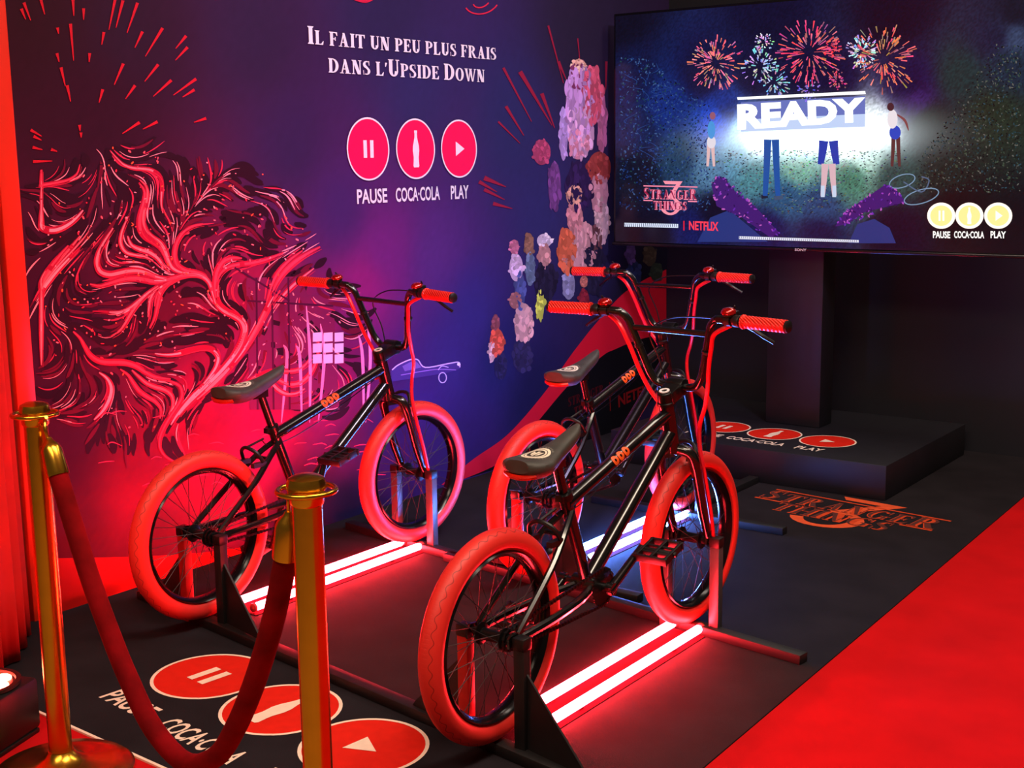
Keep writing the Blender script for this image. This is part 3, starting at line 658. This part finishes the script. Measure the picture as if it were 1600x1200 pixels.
for k in range(26): x = 977+k*3.2; pic.stroke([(x, 349), (x+.8, 354.5)], 1.0, (60, 70, 110), 5, taper=False)
pic.stroke([(1069, 345), (1069, 360)], 1.8, (230, 30, 50), 4, taper=False)
pic.polys(sans_text('NETFLIX', .03), quadmap((1077, 359), (1123, 361), (1123, 347), (1077, 345)), (250, 60, 80), 4, 1.1)
pic.poly([(1155, 369), (1342, 375), (1342, 379), (1155, 373.5)], (235, 235, 250), 4)
for k in range(60): x = 1156+k*3.1; pic.stroke([(x, 369.4+(x-1155)*.032), (x+.6, 373+(x-1155)*.032)], .9, (90, 100, 140), 5, taper=False)
# title with numeral on the screen
sm = quadmap((1006, 338), (1089, 340), (1091, 268), (1006, 266))
P3 = _arc(.50, .06, .19, .20, .075, .05, 110, -160, 18) + [[(.36, .60), (.72, .60), (.68, .53), (.40, .53)], [(.72, .60), (.52, .23), (.44, .23), (.62, .56)]]
scm = lambda u, v: sm(u, v+.18)
pic.polys(P3, scm, (255, 150, 170), 4)
P, wd = serif_text('STRANGER', big=(0, 7), small=.86, b=.24, t=.11); pic.polys(scale_poly(P, 1/wd, .24, 0, .20), scm, (255, 140, 170), 5)
P, wd = serif_text('STRANGER', big=(0, 7), small=.86, b=.10, t=.03); pic.polys(scale_poly(P, 1/wd, .21, 0, .22), scm, (150, 20, 60), 6)
P, wd = serif_text('THINGS', b=.24, t=.11); pic.polys(scale_poly(P, .64/wd, .19, .18, -.03), scm, (255, 140, 170), 5)
P, wd = serif_text('THINGS', b=.10, t=.03); pic.polys(scale_poly(P, .64/wd, .16, .18, -.015), scm, (150, 20, 60), 6)
pic.polys(_r(0, .47, 1, .495)+_r(0, .155, .17, .18)+_r(.83, .155, 1, .18), scm, (255, 140, 170), 5)
child(pic.obj('screen_picture', M['screen'], None), tv)

# ================================================================== bicycles
HZ, WB, RT = .285, .9557, .254
AX0, AX1 = Vector((0, .835, .592)), Vector((0, .803, .705))          # steering axis
AXD = (AX1-AX0).normalized()
def axp(h): return AX0+AXD*((h-AX0.z)/AXD.z)
ME = {}
def bm(name, mb, m, **k): ME[name] = mb.mesh(name, m, **k)
# wheel (local: hub at the origin, axle along x)
mb = MB(); rt = .0285; rc = RT-rt
mb.tube([(0, rc*math.cos(2*pi*i/72), rc*math.sin(2*pi*i/72)) for i in range(72)], rt, 18, closed=True); bm('tyre', mb, M['tyre'])
prof = [(.2055, -.0165), (.2055, .0165), (.199, .024), (.188, .0125), (.186, 0), (.188, -.0125), (.199, -.024), (.2055, -.0165)]
bm('rim', MB().lathe(prof, axis=(1, 0, 0), seg=72, cap=False), M['rim'])
bm('hub', MB().lathe([(.006, -.088), (.006, -.052), (.013, -.05), (.013, -.038), (.027, -.036), (.027, -.032), (.015, -.028), (.014, .028), (.027, .032), (.027, .036), (.013, .038), (.013, .05), (.006, .052), (.006, .088)], axis=(1, 0, 0), seg=18), M['blackmetal'])
mb = MB()
for k in range(36):
    sd = 1 if k % 2 else -1; a = 2*pi*k/36; b = a+(.55 if (k//2) % 2 else -.55)
    mb.tube([(sd*.034, .025*math.cos(b), .025*math.sin(b)), (sd*.004, .187*math.cos(a), .187*math.sin(a))], .0011, 4)
bm('spokes', mb, M['spoke'])
for s_, n_ in ((1, 'axle_nut'),):
    bm(n_, MB().lathe([(.0, 0), (.010, 0), (.010, .010), (.006, .014), (0, .014)], axis=(1, 0, 0), seg=6, cap=False), M['blackmetal'], smooth=False)
# frame
BB = (.40, .30)
mb = MB()
mb.tube([(0, BB[0], BB[1]), (0, .298, .558)], .0165, 14); mb.tube([(0, .302, .532), (0, .802, .674)], .0180, 14)
mb.tube([(0, .412, .315), (0, .60, .452), (0, .826, .620)], .0205, 14); mb.tube([axp(.588), axp(.703)], .0215, 16)
mb.lathe([(.024, -.037), (.024, .037)], (0, BB[0], BB[1]), (1, 0, 0), 16)
for s_ in (-1, 1):
    mb.tube(crom([(s_*.010, .315, .512), (s_*.030, .255, .475), (s_*.048, .17, .41), (s_*.058, .015, .295)], 5), [.0095]*15+[.0075], 8)
    mb.tube(crom([(s_*.022, .385, .298), (s_*.042, .30, .292), (s_*.058, .15, .288), (s_*.060, .015, .285)], 5), [.011]*15+[.008], 8)
    mb.prism([(s_*.060-.003, -.022, .272), (s_*.060-.003, .03, .270), (s_*.060-.003, .04, .300), (s_*.060-.003, -.01, .306), (s_*.060-.003, -.024, .296)], (.006, 0, 0))
mb.tube([(-.03, .25, .472), (.03, .25, .472)], .007, 8)
bm('frame', mb, M['frame'])
bm('head_cup', MB().lathe([(.0215, 0), (.025, .002), (.025, .010), (.019, .014)], axp(.701), AXD, 20), M['blackmetal'])
bm('seat_clamp', MB().lathe([(.0185, -.010), (.0215, -.009), (.0215, .009), (.0185, .010)], (0, .299, .555), (0, -.37, .93), 18).box((0, .277, .553), (.014, .016, .016)), M['blackmetal'])
bm('rear_brake', MB().tube(crom([(-.045, .215, .47), (-.034, .20, .50), (0, .19, .515), (.034, .20, .50), (.045, .215, .47)], 4), .006, 8).box((-.035, .205, .463), (.016, .05, .014)).box((.035, .205, .463), (.016, .05, .014)).tube([(0, .19, .515), (0, .26, .53)], .004, 6), M['black'])
# frame decal: three rounded orange characters with small white line
dl = MB(); wl_ = MB(); d0 = Vector((0, .302, .532)); dd = Vector((0, .5, .142)).normalized(); dn = Vector((0, -dd.z, dd.y))
def on_tt(s_, a): return d0+dd*s_+(dn*math.cos(a)+Vector((1, 0, 0))*math.sin(a))*.0187
for k in range(3):
    c0 = .225+k*.027; ca = .95
    for i in range(16):
        t0, t1 = 2*pi*i/16, 2*pi*(i+1)/16
        q = [on_tt(c0+r_*math.cos(t), ca-ra*math.sin(t)) for t, r_, ra in ((t0, .0125, .78), (t1, .0125, .78), (t1, .0038, .24), (t0, .0038, .24))]
        dl.add(q, [(0, 1, 2, 3)])
    if k == 1: dl.add([on_tt(c0-.003, ca-.5), on_tt(c0+.003, ca-.5), on_tt(c0+.003, ca+.5), on_tt(c0-.003, ca+.5)], [(0, 1, 2, 3)])
for k in range(6):
    c0 = .222+k*.010; wl_.add([on_tt(c0, 1.86), on_tt(c0+.007, 1.86), on_tt(c0+.007, 1.98), on_tt(c0, 1.98)], [(0, 1, 2, 3)])
bm('frame_decal', dl, M['orange'], smooth=False); bm('decal_lettering', wl_, M['white'], smooth=False)
# fork
mb = MB(); mb.tube([axp(.588), axp(.566)], [.021, .024], 16)
for s_ in (-1, 1):
    mb.tube(crom([(s_*.008, .843, .570), (s_*.046, .856, .560), (s_*.057, .872, .515), (s_*.058, .915, .385), (s_*.057, .950, .300)], 6), [.0165]*12+[.015]*8+[.0135]*4+[.011], 10)
    mb.prism([(s_*.057-.0035, .940, .305), (s_*.057-.0035, .963, .310), (s_*.057-.0035, .974, .282), (s_*.057-.0035, .955, .268), (s_*.057-.0035, .938, .280)], (.007, 0, 0))
bm('fork', mb, M['frame'])
bm('front_brake', MB().tube(crom([(-.052, .888, .545), (-.03, .905, .572), (0, .912, .58), (.03, .905, .572), (.052, .888, .545)], 4), .006, 8).box((-.036, .885, .540), (.014, .04, .014)).box((.036, .885, .540), (.014, .04, .014)), M['black'])
# stem
cl = Vector((0, .858, .745)); st0 = axp(.722)
mb = MB(); q = (cl-st0); rot = Matrix.Rotation(-math.atan2(q.y, q.z)+pi/2, 3, 'X')
mb.box((st0+cl)/2, (.052, q.length+.008, .036), rot); mb.lathe([(.024, -.026), (.024, .026)], cl, (1, 0, 0), 18); mb.lathe([(.022, -.022), (.022, .016), (.019, .019)], st0, AXD, 18)
for sx in (-.017, .017):
    for dz in (-.014, .014): mb.lathe([(.0045, 0), (.0045, .008)], cl+Vector((sx, .020, dz)), (0, 1, 0), 8)
bm('stem', mb, M['blackmetal'], bevel=.003)
bm('top_cap', MB().lathe([(.008, .0), (.0145, .0), (.0145, .0025), (.008, .0025), (.008, 0)], st0+AXD*.020, AXD, 24, cap=False), M['white'])
# handlebar
half = [(.035, .858, .745), (.062, .856, .752), (.080, .850, .775), (.092, .842, .806), (.123, .815, .906), (.132, .808, .930), (.150, .800, .947), (.178, .792, .952), (.375, .769, .951)]
pts = [(-x, y, z) for x, y, z in half[::-1]]+[(0, .858, .745)]+half
def bar_pt(x):
    for a, b in zip(half[-2:], half[-1:]):
        t = (abs(x)-a[0])/(b[0]-a[0]); v = Vector(a)*(1-t)+Vector(b)*t; v.x = x; return v
path = []
P = [Vector(p) for p in pts]
path = crom(P, 5)
bm('handlebar', MB().tube(path, .0112, 12).tube([(-.123, .815, .906), (.123, .815, .906)], .0085, 12), M['frame'])
for s_, sd in ((-1, 'left'), (1, 'right')):
    a, b = bar_pt(s_*.238), bar_pt(s_*.370); d = (b-a).normalized()
    pr = [(.0118, 0), (.0195, .001), (.0195, .005), (.0165, .008)]+[(.0165+(.0011 if i % 2 else 0), .012+i*.0055) for i in range(21)]+[(.0175, .132), (.012, .135)]
    bm('grip_'+sd, MB().lathe(pr, a, d, 20), M['grip'])
    bm('bar_end_'+sd, MB().lathe([(.0, 0), (.0155, 0), (.0158, .007), (.011, .010), (0, .011)], a+d*.133, d, 18, cap=False), M['black'])
    c = bar_pt(s_*.195)
    bm('bell_'+sd, MB().lathe([(.0, .034), (.008, .0335), (.015, .031), (.0195, .026), (.021, .020), (.0195, .018), (.0, .018)], c, (0, -.12, 1), 24, cap=False), M['bell'])
    bm('bell_mount_'+sd, MB().lathe([(.016, -.009), (.016, .009)], c, d, 16).lathe([(.010, .008), (.017, .012), (.017, .019)], c, (0, -.12, 1), 16), M['black'])
    c2 = bar_pt(s_*.222)
    mb = MB().lathe([(.0165, -.010), (.0165, .010)], c2, d, 16)
    mb.box(c2+Vector((-s_*.006, .024, -.006)), (.040, .026, .022)); mb.box(c2+Vector((-s_*.018, .012, .018)), (.024, .02, .014)); mb.tube([c2+Vector((-s_*.02, .02, .02)), c2+Vector((-s_*.012, .004, .040))], .003, 6)
    bm('lever_clamp_'+sd, mb, M['black'], bevel=.002)
    bm('brake_lever_'+sd, MB().tube(crom([c2+Vector((-s_*.004, .036, -.010)), c2+Vector((s_*.018, .048, -.024)), c2+Vector((s_*.046, .050, -.040)), c2+Vector((s_*.076, .060, -.058))], 5), [.0065]*6+[.0055]*6+[.005]*4, 8), M['blackmetal'])
    bm('cable_adjuster_'+sd, MB().tube([c2+Vector((-s_*.020, .026, -.008)), c2+Vector((-s_*.050, .030, -.012))], .0055, 8), M['steel'])
c2 = bar_pt(-.222); c3 = bar_pt(.222)
bm('cable_rear', MB().tube(crom([c2+Vector((.030, .020, -.015)), (-.150, .795, .912), (-.118, .800, .855), (-.098, .818, .790), (-.078, .838, .735), (-.045, .845, .690), (-.027, .842, .650), (-.026, .800, .640)], 8), .0062, 8), M['cable'])
bm('cable_front', MB().tube(crom([c3+Vector((-.030, .020, -.015)), (.150, .795, .910), (.137, .803, .870), (.122, .818, .815), (.102, .850, .750), (.072, .890, .690), (.050, .902, .630), (.056, .895, .570), (.070, .898, .500), (.072, .935, .380), (.070, .958, .300)], 8), .0062, 8), M['cable'])
bm('cable_thin', MB().tube(crom([c3+Vector((-.03, .03, -.005)), (.09, .85, .945), (-.02, .85, .935), (-.085, .85, .89), (-.06, .87, .80), (-.03, .86, .68), (-.024, .80, .652)], 8), .0022, 6), M['black'])
bm('cable_tie_left', MB().lathe([(.0135, -.004), (.0135, .004)], (-.107, .828, .855), (-.32, -.26, 1), 12), M['black'])
bm('cable_tie_right', MB().lathe([(.0150, -.004), (.0150, .004)], (.110, .828, .855), (.32, -.26, 1), 12), M['black'])
bm('brake_wire', MB().tube(crom([(-.022, .79, .636), (-.024, .70, .60), (-.024, .55, .545), (-.022, .40, .505), (-.014, .30, .50), (0, .255, .525)], 6), .0018, 5), M['black'])
# seat
def seat_w(t): return .066*(1-t)**.9*(1-.0*t)+.019*t**.6 if t > .12 else .050+.13*t
SW = [(0, .034), (.04, .050), (.12, .061), (.25, .060), (.40, .046), (.55, .033), (.70, .0255), (.85, .0215), (.95, .018), (1, .009)]
ST = [(0, .016), (.04, .026), (.15, .034), (.35, .036), (.6, .031), (.9, .022), (1, .010)]
def lerp(T, t):
    for (a, b), (c, d) in zip(T, T[1:]):
        if t <= c: return b+(d-b)*(t-a)/(c-a)
    return T[-1][1]
def seat_mid(t): return Vector((0, .100+.258*t, .668+.048*t+.014*math.sin(pi*t)*-1+.020*max(0, .25-t)))
def seat_top(t, u):
    c = seat_mid(t); w_ = lerp(SW, t); return Vector((u*w_, c.y, c.z+.016*(1-abs(u)**3)))
mb = MB(); NS, NA = 26, 20; V = []; F = []
for i in range(NS+1):
    t = i/NS; c = seat_mid(t); w_ = lerp(SW, t); th = lerp(ST, t)
    for k in range(NA):
        a = 2*pi*k/NA; ca, sa = math.cos(a), math.sin(a)
        x = w_*math.copysign(abs(ca)**.75, ca); z = (.016 if sa > 0 else th)*math.copysign(abs(sa)**.8, sa)
        V.append((x, c.y, c.z+z))
for i in range(NS):
    for k in range(NA): F.append((i*NA+k, i*NA+(k+1) % NA, (i+1)*NA+(k+1) % NA, (i+1)*NA+k))
F.append(tuple(range(NA))); F.append(tuple(NS*NA+k for k in range(NA)))
mb.add(V, F); bm('seat', mb, M['seat'])
def seatdecal(polys, lift):
    m_ = MB()
    for q in polys: m_.add([seat_top(max(.02, .30+v/.258), u/lerp(SW, .30+v/.258))+Vector((0, 0, lift)) for u, v in q], [tuple(range(len(q)))])
    return m_
ring = [[(p[0], p[1]*1.0) for p in q] for q in _arc(0, 0, .032, .043, .006, .008, 0, 360, 28)]
ticks = []
for k in range(30):
    a = 2*pi*k/30; ticks += [[(.034*math.cos(a-.06), .046*math.sin(a-.06)), (.034*math.cos(a+.06), .046*math.sin(a+.06)), (.038*math.cos(a+.05), .052*math.sin(a+.05)), (.038*math.cos(a-.05), .052*math.sin(a-.05))]]
shield = [[(-.016, .022), (.016, .022), (.018, 0), (.0, -.026), (-.018, 0)]]
bm('seat_badge', seatdecal(ring+_arc(0, 0, .024, .033, .004, .006, 0, 360, 24)+[[(-.014, .016), (-.004, .006), (-.006, -.014), (-.012, -.004)], [(.014, .016), (.004, .006), (.006, -.014), (.012, -.004)], [(-.004, .018), (.004, .018), (.002, -.018), (-.002, -.018)]], .0018), M['cream'], smooth=False)
bm('seat_badge_rim', seatdecal(ticks, .0016), mat('grey print', (120, 116, 108), .6), smooth=False)
bm('seat_edging', MB().tube(crom([(-.044, .116, .652), (-.022, .104, .648), (.0, .101, .647), (.022, .104, .648), (.044, .116, .652)], 4), .0065, 8), M['edging'])  # red tube set under the rear edge of the seat
bm('seat_post', MB().tube([(0, .308, .53), (0, .258, .665)], .0128, 14).box((0, .252, .655), (.03, .06, .03)), M['frame'])
# crank set (local: bottom bracket at the origin, right arm along +y, built at angle 0)
bm('crank', MB().tube([(-.075, 0, 0), (.078, 0, 0)], .011, 12).tube([(.072, -.012, 0), (.072, .168, 0)], [.0135, .010], 10).tube([(-.072, .012, 0), (-.072, -.168, 0)], [.0135, .010], 10).lathe([(.016, -.082), (.016, -.062)], axis=(1, 0, 0), seg=14).lathe([(.016, .062), (.016, .082)], axis=(1, 0, 0), seg=14), M['frame'])
mb = MB(); N = 25; pr = []
for i in range(N*4):
    a = 2*pi*i/(N*4); pr.append((.046, (.050 if (i % 4) in (1, 2) else .0465)*math.cos(a), (.050 if (i % 4) in (1, 2) else .0465)*math.sin(a)))
mb.prism(pr, (.003, 0, 0)); bm('chainring', mb, M['blackmetal'], smooth=False)
def pedal_mesh():
    mb = MB(); 
    for sx in (-.042, 0, .042): mb.box((sx, 0, 0), (.008, .092, .020))
    for sy in (-.044, .044): mb.box((0, sy, 0), (.096, .008, .020))
    for sy in (-.016, .016): mb.box((0, sy, 0), (.09, .007, .014))
    mb.tube([(-.06, 0, 0), (.052, 0, 0)], .007, 10)
    for sx in (-.04, -.014, .014, .04):
        for sy in (-.044, .044): mb.lathe([(.002, -.013), (.002, .013)], (sx, sy, 0), (0, 0, 1), 6)
    return mb
bm('pedal', pedal_mesh(), M['black'], bevel=.001)
# chain
mb = MB(); A_ = Vector((.0475, BB[0], BB[1])); B_ = Vector((.0475, 0, HZ)); loop = []
ra, rb = .048, .024; dv = (B_-A_); base = math.atan2(dv.z, dv.y); off = math.acos((ra-rb)/dv.length)
for i in range(9): a = base-off-(2*pi-2*off)*i/8; loop.append(A_+Vector((0, math.cos(a), math.sin(a)))*ra)
a_end = base-off-(2*pi-2*off)
for i in range(6): a = a_end-(2*off)*i/5; loop.append(B_+Vector((0, math.cos(a), math.sin(a)))*rb)
tot = 0; dense = []
for a, b in zip(loop, loop[1:]+loop[:1]):
    n = max(1, int((b-a).length/.0065)); dense += [a+(b-a)*k/n for k in range(n)]
for i, p in enumerate(dense):
    q = dense[(i+1) % len(dense)]; d = q-p; ang = math.atan2(d.z, d.y)
    mb.box((p+q)/2, (.007 if i % 2 else .0045, d.length*1.15, .008 if i % 2 else .006), Matrix.Rotation(ang, 3, 'X'))
bm('chain', mb, M['blackmetal'], smooth=False)

def part(name, key, parent, loc=None, mtx=None):
    o = bpy.data.objects.new(name, ME[key]); col.objects.link(o); o.parent = parent
    if mtx is not None: o.matrix_local = mtx
    elif loc is not None: o.location = loc
    return o
def make_bike(pos, yaw, steer, crank_a, dseat, label):
    r = empty('bicycle', (pos[0], pos[1], 0), -yaw); tag(r, label, 'bicycle', 'black and red bikes on lit stands')
    SM = Matrix.Translation(AX0) @ Matrix.Rotation(-steer, 4, AXD) @ Matrix.Translation(-AX0)
    f = part('frame', 'frame', r)
    for n in ('head_cup', 'seat_clamp', 'rear_brake', 'frame_decal', 'decal_lettering', 'brake_wire'): part(n, n, f)
    for nm, loc, mm in (('rear_wheel', (0, 0, HZ), None), ('front_wheel', None, SM @ Matrix.Translation((0, WB, HZ)))):
        wh = part(nm, 'rim', r, loc, mm)
        t = part('tyre', 'tyre', wh); t['label'] = 'red rubber tyre'
        part('hub', 'hub', wh); tag(part('spokes', 'spokes', wh), kind='stuff')
        part('axle_nut', 'axle_nut', wh, (.075, 0, 0)); part('axle_nut', 'axle_nut', wh, mtx=Matrix.Translation((-.075, 0, 0)) @ Matrix.Rotation(pi, 4, 'Z'))
    fk = part('fork', 'fork', r, mtx=SM); part('front_brake', 'front_brake', fk)
    sm_ = part('stem', 'stem', r, mtx=SM); part('top_cap', 'top_cap', sm_)
    hb = part('handlebar', 'handlebar', r, mtx=SM)
    for sd in ('left', 'right'):
        part('grip', 'grip_'+sd, hb)['label'] = 'red ribbed rubber grip'
        part('bar_end', 'bar_end_'+sd, hb); part('bell', 'bell_'+sd, hb)['label'] = 'shiny red bell'
        part('bell_mount', 'bell_mount_'+sd, hb); part('lever_clamp', 'lever_clamp_'+sd, hb); part('brake_lever', 'brake_lever_'+sd, hb); part('cable_adjuster', 'cable_adjuster_'+sd, hb)
    for n in ('cable_rear', 'cable_front'): part('brake_cable', n, r, mtx=SM)['label'] = 'red brake cable'
    part('thin_cable', 'cable_thin', r, mtx=SM); part('cable_tie', 'cable_tie_left', r, mtx=SM); part('cable_tie', 'cable_tie_right', r, mtx=SM)
    dz, tilt = dseat
    TM = Matrix.Translation((0, -dz*.3, dz)) @ Matrix.Translation((0, .23, .68)) @ Matrix.Rotation(tilt, 4, 'X') @ Matrix.Translation((0, -.23, -.68))
    s = part('seat', 'seat', r, mtx=TM)
    for n in ('seat_badge', 'seat_badge_rim', 'seat_edging'): part(n, n, s)
    part('seat_post', 'seat_post', r, (0, -dz*.3, dz))
    CM = Matrix.Translation((0, *BB)) @ Matrix.Rotation(crank_a, 4, 'X')
    c = part('crank', 'crank', r, mtx=CM)
    part('chainring', 'chainring', c)
    for sx in (1, -1):
        part('pedal', 'pedal', c, mtx=Matrix.Translation((sx*.125, sx*.163, 0)) @ Matrix.Rotation(-crank_a+.25, 4, 'X') @ (Matrix.Identity(4) if sx > 0 else Matrix.Rotation(pi, 4, 'Z')))
    part('chain', 'chain', r)
    return r
D = math.radians
BL_ = ((-2.971, 2.443), D(.34), D(4.4)); BF_ = ((-1.753, 2.274), D(-.30), D(2.0)); BM_ = ((-2.390, 3.350), D(.03), D(-.5))
make_bike(*BL_, D(69), (.022, D(-2)), 'black bike with red tyres closest to the painted wall on the left')
make_bike(*BF_, D(25), (-.006, 0), 'black bike with red tyres in front, nearest the viewer')
make_bike(*BM_, D(40), (-.004, 0), 'black bike with red tyres in the back, over the blue-white lights')

# ================================================================== bike stands with light tubes
def bike_stand_parts(root, pos, yaw, led, slope, x0, x1, gusset=True, beam_to=None):
    """uprights, light strip and gussets of one berth; coordinates relative to the root"""
    def Tm(l, s, z):
        c, sn = math.cos(-yaw), math.sin(-yaw); return Vector((pos[0]+l*c-s*sn, pos[1]+l*sn+s*c, z))-Vector(root.location)
    for s in (0, WB):
        for sd in (-1, 1):
            w_ = .030
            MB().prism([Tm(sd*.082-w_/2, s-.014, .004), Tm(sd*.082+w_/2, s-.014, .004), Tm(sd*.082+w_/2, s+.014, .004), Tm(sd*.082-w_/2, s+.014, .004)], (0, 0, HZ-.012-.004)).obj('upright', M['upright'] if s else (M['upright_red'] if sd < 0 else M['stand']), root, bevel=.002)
            MB().box(Tm(sd*.082, s, HZ), (.034, .034, .030)).obj('axle_holder', M['black'], root, bevel=.004)
            if s == 0 and gusset:
                P = [Tm(sd*.095, -.003, .215), Tm(sd*.095, -.003, .03), Tm(sd*.285, -.003+sd*.285*slope, .03), Tm(sd*.275, -.003+sd*.275*slope, .045)]
                MB().prism(P, (0, .006, 0)).obj('gusset_plate', M['stand'], root)
        bc = Tm(0, s, 0)
    # base channel and the two tubes
    MB().prism([Tm(-.064, .14, .004), Tm(.064, .14, .004), Tm(.064, WB-.03, .004), Tm(-.064, WB-.03, .004)], (0, 0, .002)).obj('light_channel', M['channel'], root, smooth=False)
    for sd in (-1, 1):
        t = MB().tube([Tm(sd*.043, .155, .024), Tm(sd*.043, .165, .024), Tm(sd*.043, .925, .024), Tm(sd*.043, .935, .024)], [.008, .0125, .0125, .008], 12).obj('light_tube', led, root)
        for s in (.30, .78): MB().box(Tm(sd*.043, s, .010), (.010, .02, .012)).obj('tube_saddle', M['black'], t)
        for s in (.150, .940): MB().lathe([(.010, -.006), (.014, -.004), (.014, .004), (.010, .006)], Tm(sd*.043, s, .024), (0, 1, 0), 12).obj('tube_end', M['tubecap'], t)
def cross_bar(root, x0, x1, fn):
    a, b = Vector((x0, fn(x0), .004)), Vector((x1, fn(x1), .004)); d = (b-a).normalized(); n = Vector((-d.y, d.x, 0))*.02; o = Vector(root.location)
    MB().prism([a-n-o, b-n-o, b+n-o, a+n-o], (0, 0, .028)).obj('cross_bar', M['stand'], root, bevel=.003)
st = empty('bike_stand', (-2.36, 2.83, 0)); tag(st, 'long black double stand with red light tubes holding two bikes', 'stand')
bike_stand_parts(st, BL_[0], BL_[1], M['led_red'], -.137, 0, 0); bike_stand_parts(st, BF_[0], BF_[1], M['led_red'], -.137, 0, 0)
cross_bar(st, -3.34, -1.385, lambda x: 2.443+(x+2.971)*(2.274-2.443)/(2.971-1.753))
cross_bar(st, -3.34, -1.378, lambda x: 3.399+(x+2.965)*(3.230-3.399)/(2.965-1.758))
st2 = empty('bike_stand', (-2.39, 3.83, 0)); tag(st2, 'single black stand with cold white light tubes under the back bike', 'stand')
bike_stand_parts(st2, BM_[0], BM_[1], M['led_blue'], 0, 0, 0)
cross_bar(st2, -2.78, -2.00, lambda x: 3.35); cross_bar(st2, -2.78, -1.945, lambda x: 4.285)
o = Vector(st2.location)
MB().box(Vector((-2.385, 4.68, .018))-o, (.045, .50, .028)).obj('long_beam', M['stand'], st2, bevel=.003)

# ================================================================== rope barrier
SP = [(-2.493, 1.613), (-1.517, 1.470)]
dirv = (Vector(SP[1])-Vector(SP[0])).normalized()
bm('post_base', MB().lathe([(.0, .0), (.160, .0), (.160, .010), (.150, .018), (.110, .026), (.060, .034), (.036, .048), (.028, .060), (.0, .060)], seg=48, cap=False), M['gold'])
bm('pole', MB().lathe([(.0255, .03), (.0255, .826)], seg=28), M['gold'])
bm('pole_cap', MB().lathe([(.0255, .815), (.029, .820), (.029, .838), (.033, .842), (.033, .853), (.030, .861), (.020, .866), (.0, .868)], seg=32, cap=False), M['gold'])
bm('rope_ring', MB().tube([(.048*math.cos(2*pi*i/40), .048*math.sin(2*pi*i/40), .840) for i in range(40)], .0048, 10, closed=True).box((0, 0, .840), (.092, .012, .005)).box((0, 0, .840), (.012, .092, .005)), M['gold'])
for (x, y), lab in zip(SP, ('brass barrier post at the left with round foot in view', 'brass barrier post in the foreground, foot cut off by the picture edge')):
    p = empty('barrier_post', (x, y, 0)); tag(p, lab, 'barrier post', 'brass barrier posts')
    for n in ('post_base', 'pole', 'pole_cap', 'rope_ring'): part(n, n, p)
rope_pts = [(.085, .728), (.12, .662), (.20, .517), (.27, .415), (.338, .330), (.43, .246), (.55, .213), (.66, .262), (.735, .345), (.81, .462), (.872, .585), (.912, .690), (.922, .722)]
rp = empty('barrier_rope', (SP[0][0], SP[0][1], 0)); tag(rp, 'dark red velvet rope hanging between the brass posts', 'rope')
def rpt(a, z): return Vector((dirv.x*a, dirv.y*a, z))
RP = crom([rpt(a, z) for a, z in rope_pts], 6)
MB().tube(RP, .0205, 18).obj('velvet_rope', M['velvet'], rp)
for a0, z0, a1, z1, a2, z2 in ((.085, .728, .055, .795, .046, .832), (.922, .722, .935, .795, .940, .832)):
    a_, b_ = rpt(a0, z0), rpt(a1, z1); d = (b_-a_); L = d.length
    fr = MB().lathe([(.0235, -.012), (.0245, -.006), (.0235, .02), (.0225, L*.62), (.018, L*.78), (.010, L*.9), (.007, L)], a_, d, 20).obj('end_ferrule', M['gold'], rp)
    MB().tube(crom([b_-d*.05, (b_+rpt(a2, z2))/2+Vector((.004, -.006, 0)), rpt(a2, z2), rpt(a2, z2)+Vector((dirv.x*.008, dirv.y*.008, .008))], 5), .0038, 8).obj('hook', M['gold'], fr)

# ================================================================== curtain and floor lamp at the left
cpath = crom([(-3.46, 2.14, 0), (-3.20, 1.93, 0), (-3.06, 1.72, 0), (-3.0, 1.45, 0), (-2.98, 1.1, 0)], 40)
L = 0; V = []; NZ = 14
for i, p in enumerate(cpath):
    if i: L += (p-cpath[i-1]).length
    t = (cpath[min(i+1, len(cpath)-1)]-cpath[max(i-1, 0)]).normalized(); n = Vector((t.y, -t.x, 0))
    for k in range(NZ+1):
        z = .01+2.75*k/NZ; amp = .030*(1-.35*k/NZ)
        f = math.sin(L*58+.4*math.sin(L*21))+.35*math.sin(L*133+1.3)
        V.append(p+n*amp*f*-1+Vector((0, 0, z)))
F = [(i*(NZ+1)+k, (i+1)*(NZ+1)+k, (i+1)*(NZ+1)+k+1, i*(NZ+1)+k+1) for i in range(len(cpath)-1) for k in range(NZ)]
cu = MB().add(V, F).obj('curtain', M['curtain']); tag(cu, 'red folded curtain hanging beside the painted wall', 'curtain')
md = cu.modifiers.new('thickness', 'SOLIDIFY'); md.thickness = .004
lf = empty('floor_lamp', (-2.80, 1.615, 0), D(20)); tag(lf, 'black floor spotlight with glowing red lens beside the brass post', 'lamp')
MB().box((0, 0, .075), (.19, .17, .13)).obj('housing', M['black'], lf, bevel=.012)
MB().lathe([(.080, .138), (.088, .142), (.088, .150), (.076, .150), (.074, .144)], seg=32, cap=False).obj('lens_ring', M['black'], lf)
ln = MB().lathe([(.0, .143), (.075, .143), (.075, .139), (0, .139)], seg=32, cap=False).obj('lens', M['black'], lf)
for k in range(7):
    a = 2*pi*k/6; q = (0, 0) if k == 6 else (.048*math.cos(a), .048*math.sin(a))
    MB().lathe([(.0215, .142), (.0215, .147), (.017, .150), (0, .151)], (q[0], q[1], 0), seg=16, cap=False).obj('light_cell', M['led_up'], ln)
for sx in (-.085, .085): MB().box((sx, 0, .006), (.02, .15, .012)).obj('foot', M['black'], lf, bevel=.003)
